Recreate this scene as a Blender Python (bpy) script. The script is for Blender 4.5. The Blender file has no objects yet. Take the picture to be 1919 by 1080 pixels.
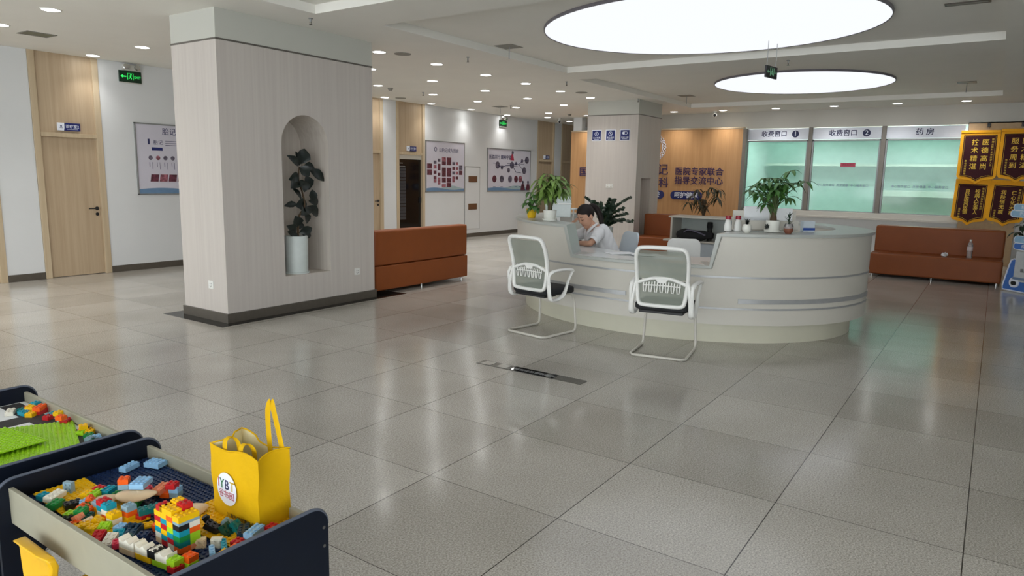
import bpy, bmesh, math, random
from math import sin, cos, pi, radians, sqrt, atan2
from mathutils import Vector, Matrix, Euler
from mathutils.geometry import tessellate_polygon

SC = bpy.context.scene
COL = SC.collection
random.seed(7)

# ------------------------------------------------------------------ camera
cam_d = bpy.data.cameras.new('camera'); cam = bpy.data.objects.new('camera', cam_d); COL.objects.link(cam)
cam_d.sensor_width = 36.0; cam_d.sensor_fit = 'HORIZONTAL'; cam_d.lens = 1305.96 / 1919 * 36
cam_d.clip_start = 0.05; cam_d.clip_end = 200
YAW, PITCH, ROLL = 0.969675255, 0.160011252, -0.0189487503
def camera_matrix():
    fwd = Vector((sin(YAW), cos(YAW), 0)); rgt = Vector((cos(YAW), -sin(YAW), 0)); dwn = Vector((0, 0, -1))
    f2 = fwd * cos(PITCH) + dwn * sin(PITCH); d2 = dwn * cos(PITCH) - fwd * sin(PITCH)
    r3 = rgt * cos(ROLL) + d2 * sin(ROLL); d3 = d2 * cos(ROLL) - rgt * sin(ROLL)
    m = Matrix.Identity(4)
    for i in range(3):
        m[i][0] = r3[i]; m[i][1] = -d3[i]; m[i][2] = -f2[i]
    m.translation = Vector((0, 0, 1.604))
    return m
cam.matrix_world = camera_matrix()
SC.camera = cam

# ------------------------------------------------------------------ world, exposure, light levels
SC.view_settings.view_transform = 'Standard'; SC.view_settings.look = 'None'
SC.view_settings.gamma = 1.0; SC.view_settings.use_curve_mapping = False
SC.view_settings.exposure = 1.36
W = bpy.data.worlds.new('world'); SC.world = W; W.use_nodes = True
W.node_tree.nodes['Background'].inputs[0].default_value = (0.91, 0.965, 1.0, 1)
W.node_tree.nodes['Background'].inputs[1].default_value = 1.85
PANEL_GLOW = 0.41      # the two big luminous ceiling discs
LENS_GLOW = 9.0      # the lens of a downlight
SPOT_WATT = 21.0      # the beam of a downlight
ROOM_WATT = 112.0      # ceiling lamps behind the service windows

# ------------------------------------------------------------------ materials
def S(r, g, b):
    f = lambda c: (c / 255 / 12.92) if c / 255 <= 0.04045 else ((c / 255 + 0.055) / 1.055) ** 2.4
    return (f(r), f(g), f(b), 1.0)
class NT:
    def __init__(s, name):
        s.m = bpy.data.materials.new(name); s.m.use_nodes = True; s.t = s.m.node_tree; s.t.nodes.clear()
        s.out = s.n('ShaderNodeOutputMaterial')
    def n(s, typ, **kw):
        x = s.t.nodes.new(typ)
        for k, v in kw.items():
            if k.startswith('i_'):
                k2 = k[2:]; k2 = int(k2) if k2.isdigit() else k2.replace('_', ' ')
                x.inputs[k2].default_value = v
            else: setattr(x, k, v)
        return x
    def l(s, a, b): s.t.links.new(a, b)
    def ramp(s, fac, stops):
        r = s.n('ShaderNodeValToRGB'); e = r.color_ramp.elements
        e[0].position, e[0].color = stops[0]; e[1].position, e[1].color = stops[-1]
        for p, c in stops[1:-1]:
            q = e.new(p); q.color = c
        s.l(fac, r.inputs[0]); return r.outputs[0]
def dim(c, k): return (min(1, c[0] * k), min(1, c[1] * k), min(1, c[2] * k), 1)
def mat(name, rgb, rough=0.5, metal=0.0, var=0.05, scale=18.0, bump=0.0, bscale=None, spec=0.5, trans=0.0, stretch=None, coat=0.0):
    """Principled surface whose colour varies a little with object-space noise; optional bump."""
    N = NT(name); c = S(*rgb)
    b = N.n('ShaderNodeBsdfPrincipled'); N.l(b.outputs[0], N.out.inputs[0])
    tc = N.n('ShaderNodeTexCoord'); src = tc.outputs['Object']
    if stretch:
        mp = N.n('ShaderNodeMapping'); mp.inputs['Scale'].default_value = stretch; N.l(src, mp.inputs[0]); src = mp.outputs[0]
    nz = N.n('ShaderNodeTexNoise', i_Scale=scale, i_Detail=4.0); N.l(src, nz.inputs['Vector'])
    col = N.ramp(nz.outputs['Fac'], [(0.3, dim(c, 1 - var)), (0.7, dim(c, 1 + var))])
    N.l(col, b.inputs['Base Color'])
    b.inputs['Roughness'].default_value = rough; b.inputs['Metallic'].default_value = metal
    b.inputs['Specular IOR Level'].default_value = spec
    b.inputs['Transmission Weight'].default_value = trans; b.inputs['Coat Weight'].default_value = coat
    if bump:
        n2 = N.n('ShaderNodeTexNoise', i_Scale=bscale or scale * 4, i_Detail=3.0); N.l(src, n2.inputs['Vector'])
        bp = N.n('ShaderNodeBump', i_Strength=bump, i_Distance=0.01); N.l(n2.outputs['Fac'], bp.inputs['Height']); N.l(bp.outputs[0], b.inputs['Normal'])
    return N.m
def glow(name, rgb, power):
    N = NT(name); e = N.n('ShaderNodeEmission', i_Color=S(*rgb), i_Strength=power)
    N.l(e.outputs[0], N.out.inputs[0]); return N.m
def sheer(name, rgb, clear, rough=0.4, gloss=0.0):
    """see-through fabric or tinted glass: a share of the light passes straight, the rest scatters or mirrors"""
    N = NT(name); c = S(*rgb)
    tr = N.n('ShaderNodeBsdfTransparent', i_Color=(min(1, c[0] * .5 + .5), min(1, c[1] * .5 + .5), min(1, c[2] * .5 + .5), 1))
    tc = N.n('ShaderNodeTexCoord'); nz = N.n('ShaderNodeTexNoise', i_Scale=6.0); N.l(tc.outputs['Object'], nz.inputs['Vector'])
    col = N.ramp(nz.outputs['Fac'], [(0.3, dim(c, .95)), (0.7, dim(c, 1.05))])
    d = N.n('ShaderNodeBsdfDiffuse'); N.l(col, d.inputs[0])
    m1 = N.n('ShaderNodeMixShader', i_Fac=clear); N.l(d.outputs[0], m1.inputs[1]); N.l(tr.outputs[0], m1.inputs[2]); o = m1.outputs[0]
    if gloss:
        g = N.n('ShaderNodeBsdfGlossy', i_Roughness=rough); fr = N.n('ShaderNodeFresnel', i_IOR=1.5)
        m2 = N.n('ShaderNodeMixShader'); N.l(fr.outputs[0], m2.inputs[0]); N.l(o, m2.inputs[1]); N.l(g.outputs[0], m2.inputs[2]); o = m2.outputs[0]
    N.l(o, N.out.inputs[0]); return N.m
def grain(name, a, b, rough=0.5, stretch=(30, 30, 0.8), fine=1.0):
    """wood-look laminate: noise pulled out along Z"""
    N = NT(name); p = N.n('ShaderNodeBsdfPrincipled', i_Roughness=rough); N.l(p.outputs[0], N.out.inputs[0])
    tc = N.n('ShaderNodeTexCoord'); mp = N.n('ShaderNodeMapping'); mp.inputs['Scale'].default_value = stretch
    N.l(tc.outputs['Object'], mp.inputs[0])
    nz = N.n('ShaderNodeTexNoise', i_Scale=fine, i_Detail=5.0, i_Roughness=.6); N.l(mp.outputs[0], nz.inputs['Vector'])
    N.l(N.ramp(nz.outputs['Fac'], [(0.32, S(*a)), (0.68, S(*b))]), p.inputs['Base Color'])
    return N.m
def granite():
    N = NT('polished_granite_tiles'); p = N.n('ShaderNodeBsdfPrincipled', i_Roughness=.13); N.l(p.outputs[0], N.out.inputs[0])
    tc = N.n('ShaderNodeTexCoord'); P = tc.outputs['Object']
    n1 = N.n('ShaderNodeTexNoise', i_Scale=120.0, i_Detail=3.0, i_Roughness=.8); N.l(P, n1.inputs['Vector'])
    spk = N.ramp(n1.outputs['Fac'], [(0.28, S(126, 122, 116)), (0.44, S(169, 165, 158)), (0.56, S(196, 192, 185)), (0.74, S(228, 225, 219))])
    n2 = N.n('ShaderNodeTexNoise', i_Scale=1.1, i_Detail=3.0); N.l(P, n2.inputs['Vector'])
    big = N.ramp(n2.outputs['Fac'], [(0.3, (.86, .85, .83, 1)), (0.7, (1.06, 1.06, 1.05, 1))])
    mx = N.n('ShaderNodeMix', data_type='RGBA', blend_type='MULTIPLY'); mx.inputs['Factor'].default_value = 1.0
    N.l(spk, mx.inputs['A']); N.l(big, mx.inputs['B'])
    # joints every 0.8 m, and a tone of its own for every slab
    sep = N.n('ShaderNodeSeparateXYZ'); N.l(P, sep.inputs[0])
    masks, cells = [], []
    for ax, off in (('X', 0.285), ('Y', -0.045)):
        s1 = N.n('ShaderNodeMath', operation='SUBTRACT'); N.l(sep.outputs[ax], s1.inputs[0]); s1.inputs[1].default_value = off - 40
        dv = N.n('ShaderNodeMath', operation='DIVIDE'); N.l(s1.outputs[0], dv.inputs[0]); dv.inputs[1].default_value = 0.8
        fl = N.n('ShaderNodeMath', operation='FLOOR'); N.l(dv.outputs[0], fl.inputs[0]); cells.append(fl.outputs[0])
        fr = N.n('ShaderNodeMath', operation='FRACT'); N.l(dv.outputs[0], fr.inputs[0])
        ct = N.n('ShaderNodeMath', operation='SUBTRACT'); N.l(fr.outputs[0], ct.inputs[0]); ct.inputs[1].default_value = .5
        ab = N.n('ShaderNodeMath', operation='ABSOLUTE'); N.l(ct.outputs[0], ab.inputs[0])
        gt = N.n('ShaderNodeMath', operation='GREATER_THAN'); N.l(ab.outputs[0], gt.inputs[0]); gt.inputs[1].default_value = .5 - (.0032 if ax == 'Y' else .0022)
        masks.append(gt.outputs[0])
    cb = N.n('ShaderNodeCombineXYZ'); N.l(cells[0], cb.inputs[0]); N.l(cells[1], cb.inputs[1])
    wn = N.n('ShaderNodeTexWhiteNoise', noise_dimensions='2D'); N.l(cb.outputs[0], wn.inputs['Vector'])
    tone = N.ramp(wn.outputs['Value'], [(0.0, (.88, .87, .86, 1)), (1.0, (1.06, 1.06, 1.06, 1))])
    m3 = N.n('ShaderNodeMix', data_type='RGBA', blend_type='MULTIPLY'); m3.inputs['Factor'].default_value = 1.0
    N.l(mx.outputs['Result'], m3.inputs['A']); N.l(tone, m3.inputs['B'])
    mm = N.n('ShaderNodeMath', operation='MAXIMUM'); N.l(masks[0], mm.inputs[0]); N.l(masks[1], mm.inputs[1])
    m4 = N.n('ShaderNodeMix', data_type='RGBA'); N.l(mm.outputs[0], m4.inputs['Factor']); N.l(m3.outputs['Result'], m4.inputs['A'])
    m4.inputs['B'].default_value = S(66, 62, 57)
    N.l(m4.outputs['Result'], p.inputs['Base Color'])
    n5 = N.n('ShaderNodeTexNoise', i_Scale=0.9, i_Detail=2.0); N.l(P, n5.inputs['Vector'])
    r5 = N.n('ShaderNodeMapRange'); N.l(n5.outputs['Fac'], r5.inputs['Value']); r5.inputs['To Min'].default_value = .10; r5.inputs['To Max'].default_value = .20
    N.l(r5.outputs[0], p.inputs['Roughness'])
    return N.m

M = {}
M['floor'] = granite()
M['ceiling'] = mat('ceiling_paint', (238, 236, 229), .9, var=.015, scale=2)
M['white_wall'] = mat('white_wall_panel', (217, 219, 220), .55, var=.015, scale=2)
M['soffit'] = mat('soffit_paint', (206, 203, 195), .85, var=.015, scale=2)
M['beige'] = grain('beige_laminate', (176, 154, 126), (190, 169, 141), .5, (24, .6, 24))
M['beige_frame'] = grain('beige_frame_laminate', (186, 166, 136), (198, 180, 152), .5, (24, .6, 24))
M['column'] = grain('pale_grey_wood', (194, 186, 180), (203, 196, 189), .5, (26, 26, .5))
M['column_cap'] = mat('column_cap_paint', (196, 196, 188), .7, var=.01, scale=2)
M['niche'] = grain('niche_wood', (196, 186, 176), (210, 202, 192), .6, (26, 26, .5))
M['oak'] = grain('honey_oak_veneer', (186, 140, 92), (202, 156, 108), .42, (14, .7, 14))
M['dark_base'] = mat('dark_grey_skirting', (84, 78, 70), .35, var=.08)
M['black_tile'] = mat('black_polished_tile', (28, 27, 27), .1, var=.2, scale=60)
M['grey_line'] = mat('grey_metal_strip', (112, 108, 102), .4, .6)
M['silver'] = mat('silver_strip', (170, 171, 172), .35, .35)
M['white_lac'] = mat('white_lacquer', (205, 201, 191), .4, var=.015, scale=4)
M['cream_lac'] = mat('cream_plinth', (206, 203, 184), .45, var=.04, scale=3)
M['worktop'] = mat('white_glossy_worktop', (226, 230, 230), .18, var=.01, scale=4)
M['counter_top'] = mat('pale_grey_countertop', (178, 181, 176), .3, var=.02, scale=5)
M['white_plastic'] = mat('white_plastic', (232, 232, 228), .4, var=.02)
M['pale_plastic'] = mat('pale_blue_grey_plastic', (196, 206, 214), .45, var=.02)
M['black'] = mat('black_plastic', (26, 26, 28), .45, var=.15)
M['black_glass'] = mat('black_glass', (10, 11, 13), .06, var=.1)
M['black_fabric'] = mat('black_fabric', (30, 31, 34), .85, var=.2, scale=80, bump=.3)
M['chrome'] = mat('chrome', (200, 200, 198), .2, 1.0)
M['leather'] = mat('tan_leather', (142, 76, 36), .45, spec=.3, var=.05, scale=5, bump=.08, bscale=90)
M['mesh'] = sheer('grey_mesh_fabric', (150, 156, 146), .38)
M['pane'] = sheer('green_tinted_glass', (122, 172, 158), .55, .08, 1.0)
M['navy_print'] = mat('navy_print', (38, 44, 92), .5, var=.05)
M['purple_letter'] = mat('dark_purple_acrylic', (58, 38, 84), .4, var=.05)
M['blue_sign'] = mat('deep_blue_sign', (28, 38, 104), .35, var=.04)
M['navy_letter'] = mat('navy_letter', (32, 38, 82), .5, var=.04)
M['sign_white'] = mat('sign_white', (234, 239, 250), .4, var=.01)
M['print_white'] = mat('poster_paper', (206, 204, 216), .3, var=.02, scale=3)
M['alu'] = mat('aluminium_frame', (150, 152, 152), .4, .5)
M['post_grey'] = mat('grey_aluminium_post', (128, 122, 114), .45, .3)
M['vent'] = mat('vent_grille_grey', (140, 138, 130), .6)
M['led'] = glow('downlight_lens', (255, 255, 252), LENS_GLOW)
M['disc'] = glow('luminous_ceiling_disc', (246, 249, 255), PANEL_GLOW)
M['rim_grey'] = mat('disc_rim', (120, 116, 124), .5)
M['sign_green_dark'] = mat('exit_sign_face', (8, 46, 26), .4)
M['sign_green'] = glow('exit_sign_lit', (60, 255, 110), .45)
M['lamp_grey'] = mat('emergency_lamp_shell', (196, 194, 188), .4)
M['brown_plaque'] = mat('brown_plaque', (112, 80, 56), .4, .2)
M['leaf_dark'] = mat('dark_rubber_leaf', (17, 28, 24), .35, var=.3, scale=14)
M['leaf'] = mat('green_leaf', (64, 108, 44), .45, var=.35, scale=9)
M['leaf_light'] = mat('light_green_leaf', (112, 142, 66), .45, var=.3, scale=9)
M['leaf_zz'] = mat('deep_green_leaf', (36, 58, 42), .4, var=.35, scale=14)
M['leaf_olive'] = mat('olive_leaf', (62, 58, 34), .5, var=.35, scale=14)
M['stem'] = mat('brown_stem', (84, 66, 46), .8, var=.2)
M['green_stem'] = mat('green_stem', (74, 92, 50), .6, var=.2)
M['soil'] = mat('potting_soil', (48, 36, 28), .95, var=.3, scale=60)
M['pot_white'] = mat('white_ceramic', (226, 226, 218), .3, var=.02)
M['pot_bluewhite'] = mat('pale_celadon_ceramic', (206, 214, 212), .35, var=.03)
M['yellow_pot'] = mat('yellow_pot', (236, 190, 24), .4)
M['terracotta'] = mat('brown_clay', (128, 78, 58), .6)
M['skin'] = mat('skin', (206, 158, 132), .5, var=.05, scale=12)
M['hair'] = mat('dark_brown_hair', (30, 22, 20), .6, spec=.3, var=.3, scale=30, stretch=(6, 6, 1))
M['coat'] = mat('white_cotton', (232, 232, 234), .85, var=.03, scale=20, bump=.25, bscale=30)
M['trousers'] = mat('dark_trousers', (50, 52, 62), .9)
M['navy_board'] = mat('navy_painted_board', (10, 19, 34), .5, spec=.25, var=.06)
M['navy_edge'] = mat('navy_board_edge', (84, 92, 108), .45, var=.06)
M['rail'] = mat('white_melamine_rail', (160, 157, 139), .4, var=.03)
M['screw'] = mat('steel_screw', (130, 130, 130), .35, .9)
BR = dict(red=(196, 32, 40), orange=(244, 98, 22), yellow=(246, 196, 16), lime=(166, 218, 38), green=(30, 140, 66), darkgreen=(12, 72, 62),
          teal=(18, 152, 176), sky=(150, 198, 236), greyblue=(140, 170, 186), white=(236, 232, 218), cream=(226, 200, 164), black=(22, 24, 28),
          navy=(22, 44, 84), peach=(238, 150, 110), pink=(226, 60, 90), petrol=(16, 116, 116), darkblue=(24, 60, 84))
for k, v in BR.items(): M['b_' + k] = mat('toy_%s_plastic' % k, v, .32, var=.03, scale=30)
M['bag'] = mat('yellow_nonwoven_bag', (216, 170, 3), .75, spec=.2, var=.05, scale=9, bump=.15, bscale=60)
M['bag_in'] = mat('cream_bag_lining', (232, 220, 176), .7, var=.05)
M['kid_yellow'] = mat('yellow_chair_plastic', (240, 186, 22), .35, var=.03)
M['banner'] = mat('maroon_velvet', (58, 12, 22), .9, var=.15, scale=40)
M['fringe'] = mat('golden_fringe', (255, 178, 22), .75, var=.07, scale=60, bump=.15, bscale=160)
M['gold'] = mat('gold_lettering', (240, 200, 66), .5, .0, var=.1)
M['banner_board'] = mat('tan_board', (186, 158, 122), .6)
M['paper'] = mat('white_paper', (238, 240, 242), .7, var=.01)
M['bottle'] = sheer('clear_plastic', (226, 224, 224), .72, .1, 1.0)
M['cut_blue'] = mat('blue_cutout_board', (70, 118, 196), .4, var=.04)
M['cut_sky'] = mat('sky_blue_cutout', (150, 190, 220), .4, var=.04)
M['photo_a'] = mat('photo_maroon', (96, 48, 62), .4, var=.6, scale=22)
M['photo_b'] = mat('photo_grey', (96, 90, 106), .4, var=.6, scale=22)
M['photo_c'] = mat('photo_rose', (150, 92, 104), .4, var=.6, scale=22)
M['hill_a'] = mat('hill_blue', (104, 136, 170), .4); M['hill_b'] = mat('hill_pale', (160, 180, 184), .4)
M['red_print'] = mat('red_print', (176, 60, 84), .4); M['green_print'] = mat('green_print', (30, 110, 70), .4); M['blue_print'] = mat('blue_print', (30, 70, 150), .4)
M['yellow_print'] = mat('ochre_print', (196, 160, 30), .4)
M['steel'] = mat('brushed_steel', (120, 118, 114), .22, .9, var=.1, stretch=(2, 60, 2))
M['road'] = mat('dark_play_mat', (52, 50, 52), .7, var=.1)

# ------------------------------------------------------------------ geometry helpers
class MB:
    """collects shapes; build() links them as ONE mesh object"""
    def __init__(s): s.v = []; s.f = []; s.m = []; s.mi = 0; s.X = None
    def add(s, vs, fs):
        o = len(s.v)
        s.v += [tuple(s.X @ Vector(p)) if s.X else tuple(p) for p in vs]
        s.f += [tuple(i + o for i in f) for f in fs]; s.m += [s.mi] * len(fs); return s
    def box(s, x0, x1, y0, y1, z0, z1):
        return s.add([(x, y, z) for z in (z0, z1) for y in (y0, y1) for x in (x0, x1)],
                     [(0, 2, 3, 1), (4, 5, 7, 6), (0, 1, 5, 4), (2, 6, 7, 3), (0, 4, 6, 2), (1, 3, 7, 5)])
    def prism(s, poly, a, b, P=lambda u, v, w: (u, v, w)):
        n = len(poly); vs = [P(u, v, a) for u, v in poly] + [P(u, v, b) for u, v in poly]
        tri = tessellate_polygon([[Vector((u, v, 0)) for u, v in poly]])
        ar = sum(poly[i][0] * poly[(i + 1) % n][1] - poly[(i + 1) % n][0] * poly[i][1] for i in range(n))
        fs = []
        for t in tri:
            p = [poly[i] for i in t]; o = (p[1][0] - p[0][0]) * (p[2][1] - p[0][1]) - (p[2][0] - p[0][0]) * (p[1][1] - p[0][1])
            t = tuple(t) if o > 0 else tuple(reversed(t))
            fs.append(tuple(reversed(t))); fs.append(tuple(i + n for i in t))
        for i in range(n):
            j = (i + 1) % n; q = (i, j, j + n, i + n)
            fs.append(q if ar > 0 else tuple(reversed(q)))
        return s.add(vs, fs)
    def tube(s, pts, r, n=8, closed=False, flat=1.0, up=None, cap=True):
        pts = [Vector(p) for p in pts]; k = len(pts); rs = r if isinstance(r, (list, tuple)) else [r] * k
        vs = []; nx = None
        for i, p in enumerate(pts):
            a = pts[(i - 1) % k] if (closed or i) else p; b = pts[(i + 1) % k] if (closed or i < k - 1) else p
            t = (b - a).normalized()
            if up is not None: nx = (Vector(up) - t * t.dot(Vector(up))).normalized()
            elif nx is None: nx = t.orthogonal().normalized()
            else: nx = (nx - t * t.dot(nx)).normalized()
            ny = t.cross(nx)
            for j in range(n):
                g = 2 * pi * j / n; vs.append(p + nx * (cos(g) * rs[i]) + ny * (sin(g) * rs[i] * flat))
        fs = []
        for i in range(k if closed else k - 1):
            for j in range(n):
                a = i * n + j; b = i * n + (j + 1) % n; c = ((i + 1) % k) * n + (j + 1) % n; d = ((i + 1) % k) * n + j
                fs.append((a, b, c, d))
        if cap and not closed: fs += [tuple(reversed(range(n))), tuple(range((k - 1) * n, k * n))]
        return s.add(vs, fs)
    def lathe(s, prof, n=20, c=(0, 0, 0), squash=1.0):
        vs = []; fs = []; k = len(prof)
        for r, z in prof:
            for j in range(n):
                g = 2 * pi * j / n; vs.append((c[0] + r * cos(g), c[1] + r * sin(g) * squash, c[2] + z))
        for i in range(k - 1):
            for j in range(n):
                a = i * n + j; b = i * n + (j + 1) % n; fs.append((a, b, b + n, a + n))
        fs += [tuple(reversed(range(n))), tuple(range((k - 1) * n, k * n))]
        return s.add(vs, fs)
    def ball(s, c, rx, ry=None, rz=None, n=12, m=8):
        ry = ry or rx; rz = rz or rx; vs = [(c[0], c[1], c[2] - rz)]; fs = []
        for i in range(1, m):
            a = -pi / 2 + pi * i / m
            for j in range(n):
                g = 2 * pi * j / n; vs.append((c[0] + rx * cos(a) * cos(g), c[1] + ry * cos(a) * sin(g), c[2] + rz * sin(a)))
        vs.append((c[0], c[1], c[2] + rz)); t = len(vs) - 1
        for j in range(n):
            fs.append((0, 1 + (j + 1) % n, 1 + j)); fs.append((t, t - n + j, t - n + (j + 1) % n))
        for i in range(m - 2):
            for j in range(n):
                a = 1 + i * n + j; b = 1 + i * n + (j + 1) % n; fs.append((a, b, b + n, a + n))
        return s.add(vs, fs)
    def holed(s, outer, holes, P):
        """flat face with holes, P maps (u, v) to space"""
        loops = [outer] + holes; flat = [p for lp in loops for p in lp]
        tri = tessellate_polygon([[Vector((u, v, 0)) for u, v in lp] for lp in loops]); fs = []
        for t in tri:
            p = [flat[i] for i in t]; o = (p[1][0] - p[0][0]) * (p[2][1] - p[0][1]) - (p[2][0] - p[0][0]) * (p[1][1] - p[0][1])
            fs.append(tuple(t) if o > 0 else tuple(reversed(t)))
        return s.add([P(u, v) for u, v in flat], fs)
    def leaf(s, base, tip, w, nrm, droop=0.0, fold=0.12):
        """pointed leaf blade with a midrib fold and a slight curl"""
        b = Vector(base); t = Vector(tip); d = t - b; L = d.length or 1e-4; dn = d / L
        nn = Vector(nrm); nn = (nn - dn * nn.dot(dn)); nn = nn.normalized() if nn.length > 1e-5 else dn.orthogonal().normalized()
        sd = dn.cross(nn); vs = []; fs = []
        prof = [(0, .06), (.18, .6), (.42, 1.0), (.68, .82), (.88, .38), (1, .02)]
        for f, k in prof:
            q = b + d * f + nn * (sin(f * pi) * L * .10) - Vector((0, 0, 1)) * (droop * L * f * f)
            vs += [q - sd * (w / 2 * k) + nn * (w * fold * k), q, q + sd * (w / 2 * k) + nn * (w * fold * k)]
        for i in range(5):
            a = i * 3; fs += [(a, a + 1, a + 4, a + 3), (a + 1, a + 2, a + 5, a + 4)]
        return s.add(vs, fs)
    def mesh(s, name):
        me = bpy.data.meshes.new(name); me.from_pydata(s.v, [], s.f); me.update(); return me
    def build(s, name, mats, parent=None, smooth=None, bevel=0.0, segs=2, sub=0, thick=0.0, world=None):
        me = s.mesh(name); ms = mats if isinstance(mats, (list, tuple)) else [mats]
        for m_ in ms: me.materials.append(m_)
        if len(ms) > 1: me.polygons.foreach_set('material_index', s.m)
        if smooth is not None:
            me.polygons.foreach_set('use_smooth', [True] * len(me.polygons)); me.set_sharp_from_angle(angle=radians(smooth))
        o = bpy.data.objects.new(name, me); COL.objects.link(o)
        if parent is not None: o.parent = parent
        if world is not None: o.matrix_world = world
        if thick:
            d = o.modifiers.new('solid', 'SOLIDIFY'); d.thickness = thick; d.offset = 0
        if bevel:
            d = o.modifiers.new('edge', 'BEVEL'); d.width = bevel; d.segments = segs; d.limit_method = 'ANGLE'; d.angle_limit = radians(50)
        if sub:
            d = o.modifiers.new('sub', 'SUBSURF'); d.levels = sub; d.render_levels = sub
        return o
def tag(o, label, cat, group=None):
    o['label'] = label; o['category'] = cat
    if group: o['group'] = group
    return o
def structure(o, label=None):
    o['kind'] = 'structure'
    if label: o['label'] = label
    return o
def at(x, y, z=0, rz=0): return Matrix.Translation((x, y, z)) @ Matrix.Rotation(rz, 4, 'Z')
def on_left_wall(x, z, off=0.0):      # u runs along +X, v up, w out into the hall (-Y)
    return Matrix(((1, 0, 0, x), (0, 0, -1, 11.196 - off), (0, 1, 0, z), (0, 0, 0, 1)))
def facing_hall(x, y, z):             # surface looking to -X: u runs along -Y, v up, w out
    return Matrix(((0, 0, -1, x), (-1, 0, 0, y), (0, 1, 0, z), (0, 0, 0, 1)))
def under_ceiling(x, y, z=3.2): return Matrix.Translation((x, y, z))
def thing(name, label, cat, mw, group=None):
    o = bpy.data.objects.new(name, None); COL.objects.link(o); o.empty_display_size = .1; o.matrix_world = mw
    return tag(o, label, cat, group)
def frame_of(name, mw):
    o = bpy.data.objects.new(name, None); COL.objects.link(o); o.empty_display_size = .1; o.matrix_world = mw; return structure(o)
def clone(root, mw, label, group=None):
    r = root.copy(); COL.objects.link(r); r.matrix_world = mw; r['label'] = label
    if group: r['group'] = group
    for ch in list(root.children):
        c = ch.copy(); COL.objects.link(c); c.parent = r
        for g in list(ch.children):
            d = g.copy(); COL.objects.link(d); d.parent = c
    return r
_glyph = {}
def text_mesh(body, bold=0.0, res=3):
    key = (body, bold)
    if key not in _glyph:
        c = bpy.data.curves.new('lettering', 'FONT'); c.body = body; c.size = 1; c.resolution_u = res; c.offset = bold
        c.align_x = 'CENTER'; c.align_y = 'CENTER'; c.extrude = .02
        o = bpy.data.objects.new('lettering', c); COL.objects.link(o); bpy.context.view_layer.update()
        _glyph[key] = bpy.data.meshes.new_from_object(o.evaluated_get(bpy.context.evaluated_depsgraph_get()))
        bpy.data.objects.remove(o); bpy.data.curves.remove(c)
    return _glyph[key]
def letters(s, body, u, v, size, w=0.0, bold=0.0, sx=1.0, mi=None):
    """adds lettering to a builder, lying in the u-v plane at height w"""
    me = text_mesh(body, bold)
    if mi is not None: s.mi = mi
    s.add([(u + p.co.x * size * sx, v + p.co.y * size, w + p.co.z * size * .5) for p in me.vertices], [tuple(p.vertices) for p in me.polygons])
    return s
def rounded(w, h, r, n=6):
    out = []
    for cx, cy, a0 in ((w / 2 - r, h / 2 - r, 0), (-w / 2 + r, h / 2 - r, 90), (-w / 2 + r, -h / 2 + r, 180), (w / 2 - r, -h / 2 + r, 270)):
        for i in range(n + 1):
            a = radians(a0 + 90 * i / n); out.append((cx + r * cos(a), cy + r * sin(a)))
    return out
def circle(r, n=20, cx=0, cy=0): return [(cx + r * cos(2 * pi * i / n), cy + r * sin(2 * pi * i / n)) for i in range(n)]
def spline(pts, n=6, closed=False):
    P = [Vector(p) for p in pts]; k = len(P); out = []
    for i in range(k if closed else k - 1):
        p0 = P[(i - 1) % k] if (closed or i) else P[0]; p1 = P[i]; p2 = P[(i + 1) % k]; p3 = P[(i + 2) % k] if (closed or i < k - 2) else P[-1]
        for j in range(n):
            t = j / n
            out.append(.5 * ((2 * p1) + (p2 - p0) * t + (2 * p0 - 5 * p1 + 4 * p2 - p3) * t * t + (3 * p1 - p0 - 3 * p2 + p3) * t ** 3))
    if not closed: out.append(P[-1])
    return out
ORD = ['first', 'second', 'third', 'fourth', 'fifth', 'sixth', 'seventh', 'eighth', 'ninth', 'tenth']

# ================================================================== THE SETTING
CEIL, TRAY = 3.2, 3.29
structure(MB().box(-7, 22, -9, 11.3, -.12, 0).build('floor', M['floor']))
trays = [(1.0, 5.0, .1, 5.93), (5.75, 9.75, .1, 5.72), (10.5, 15.7, .1, 5.93)]
m = MB()
def cv(u, v): return (u, v, CEIL)
holes = [[(a, c), (b, c), (b, d), (a, d)] for a, b, c, d in trays]
m.holed([(-7, -9), (22, -9), (22, 11.3), (-7, 11.3)], holes, cv)
for a, b, c, d in trays:
    m.add([(a, c, CEIL), (b, c, CEIL), (b, d, CEIL), (a, d, CEIL), (a, c, TRAY), (b, c, TRAY), (b, d, TRAY), (a, d, TRAY)],
          [(0, 1, 5, 4), (1, 2, 6, 5), (2, 3, 7, 6), (3, 0, 4, 7), (4, 5, 6, 7)])
m.box(-7, 22, -9, 11.3, 3.42, 3.5)
structure(m.build('ceiling', M['ceiling']))

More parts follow.
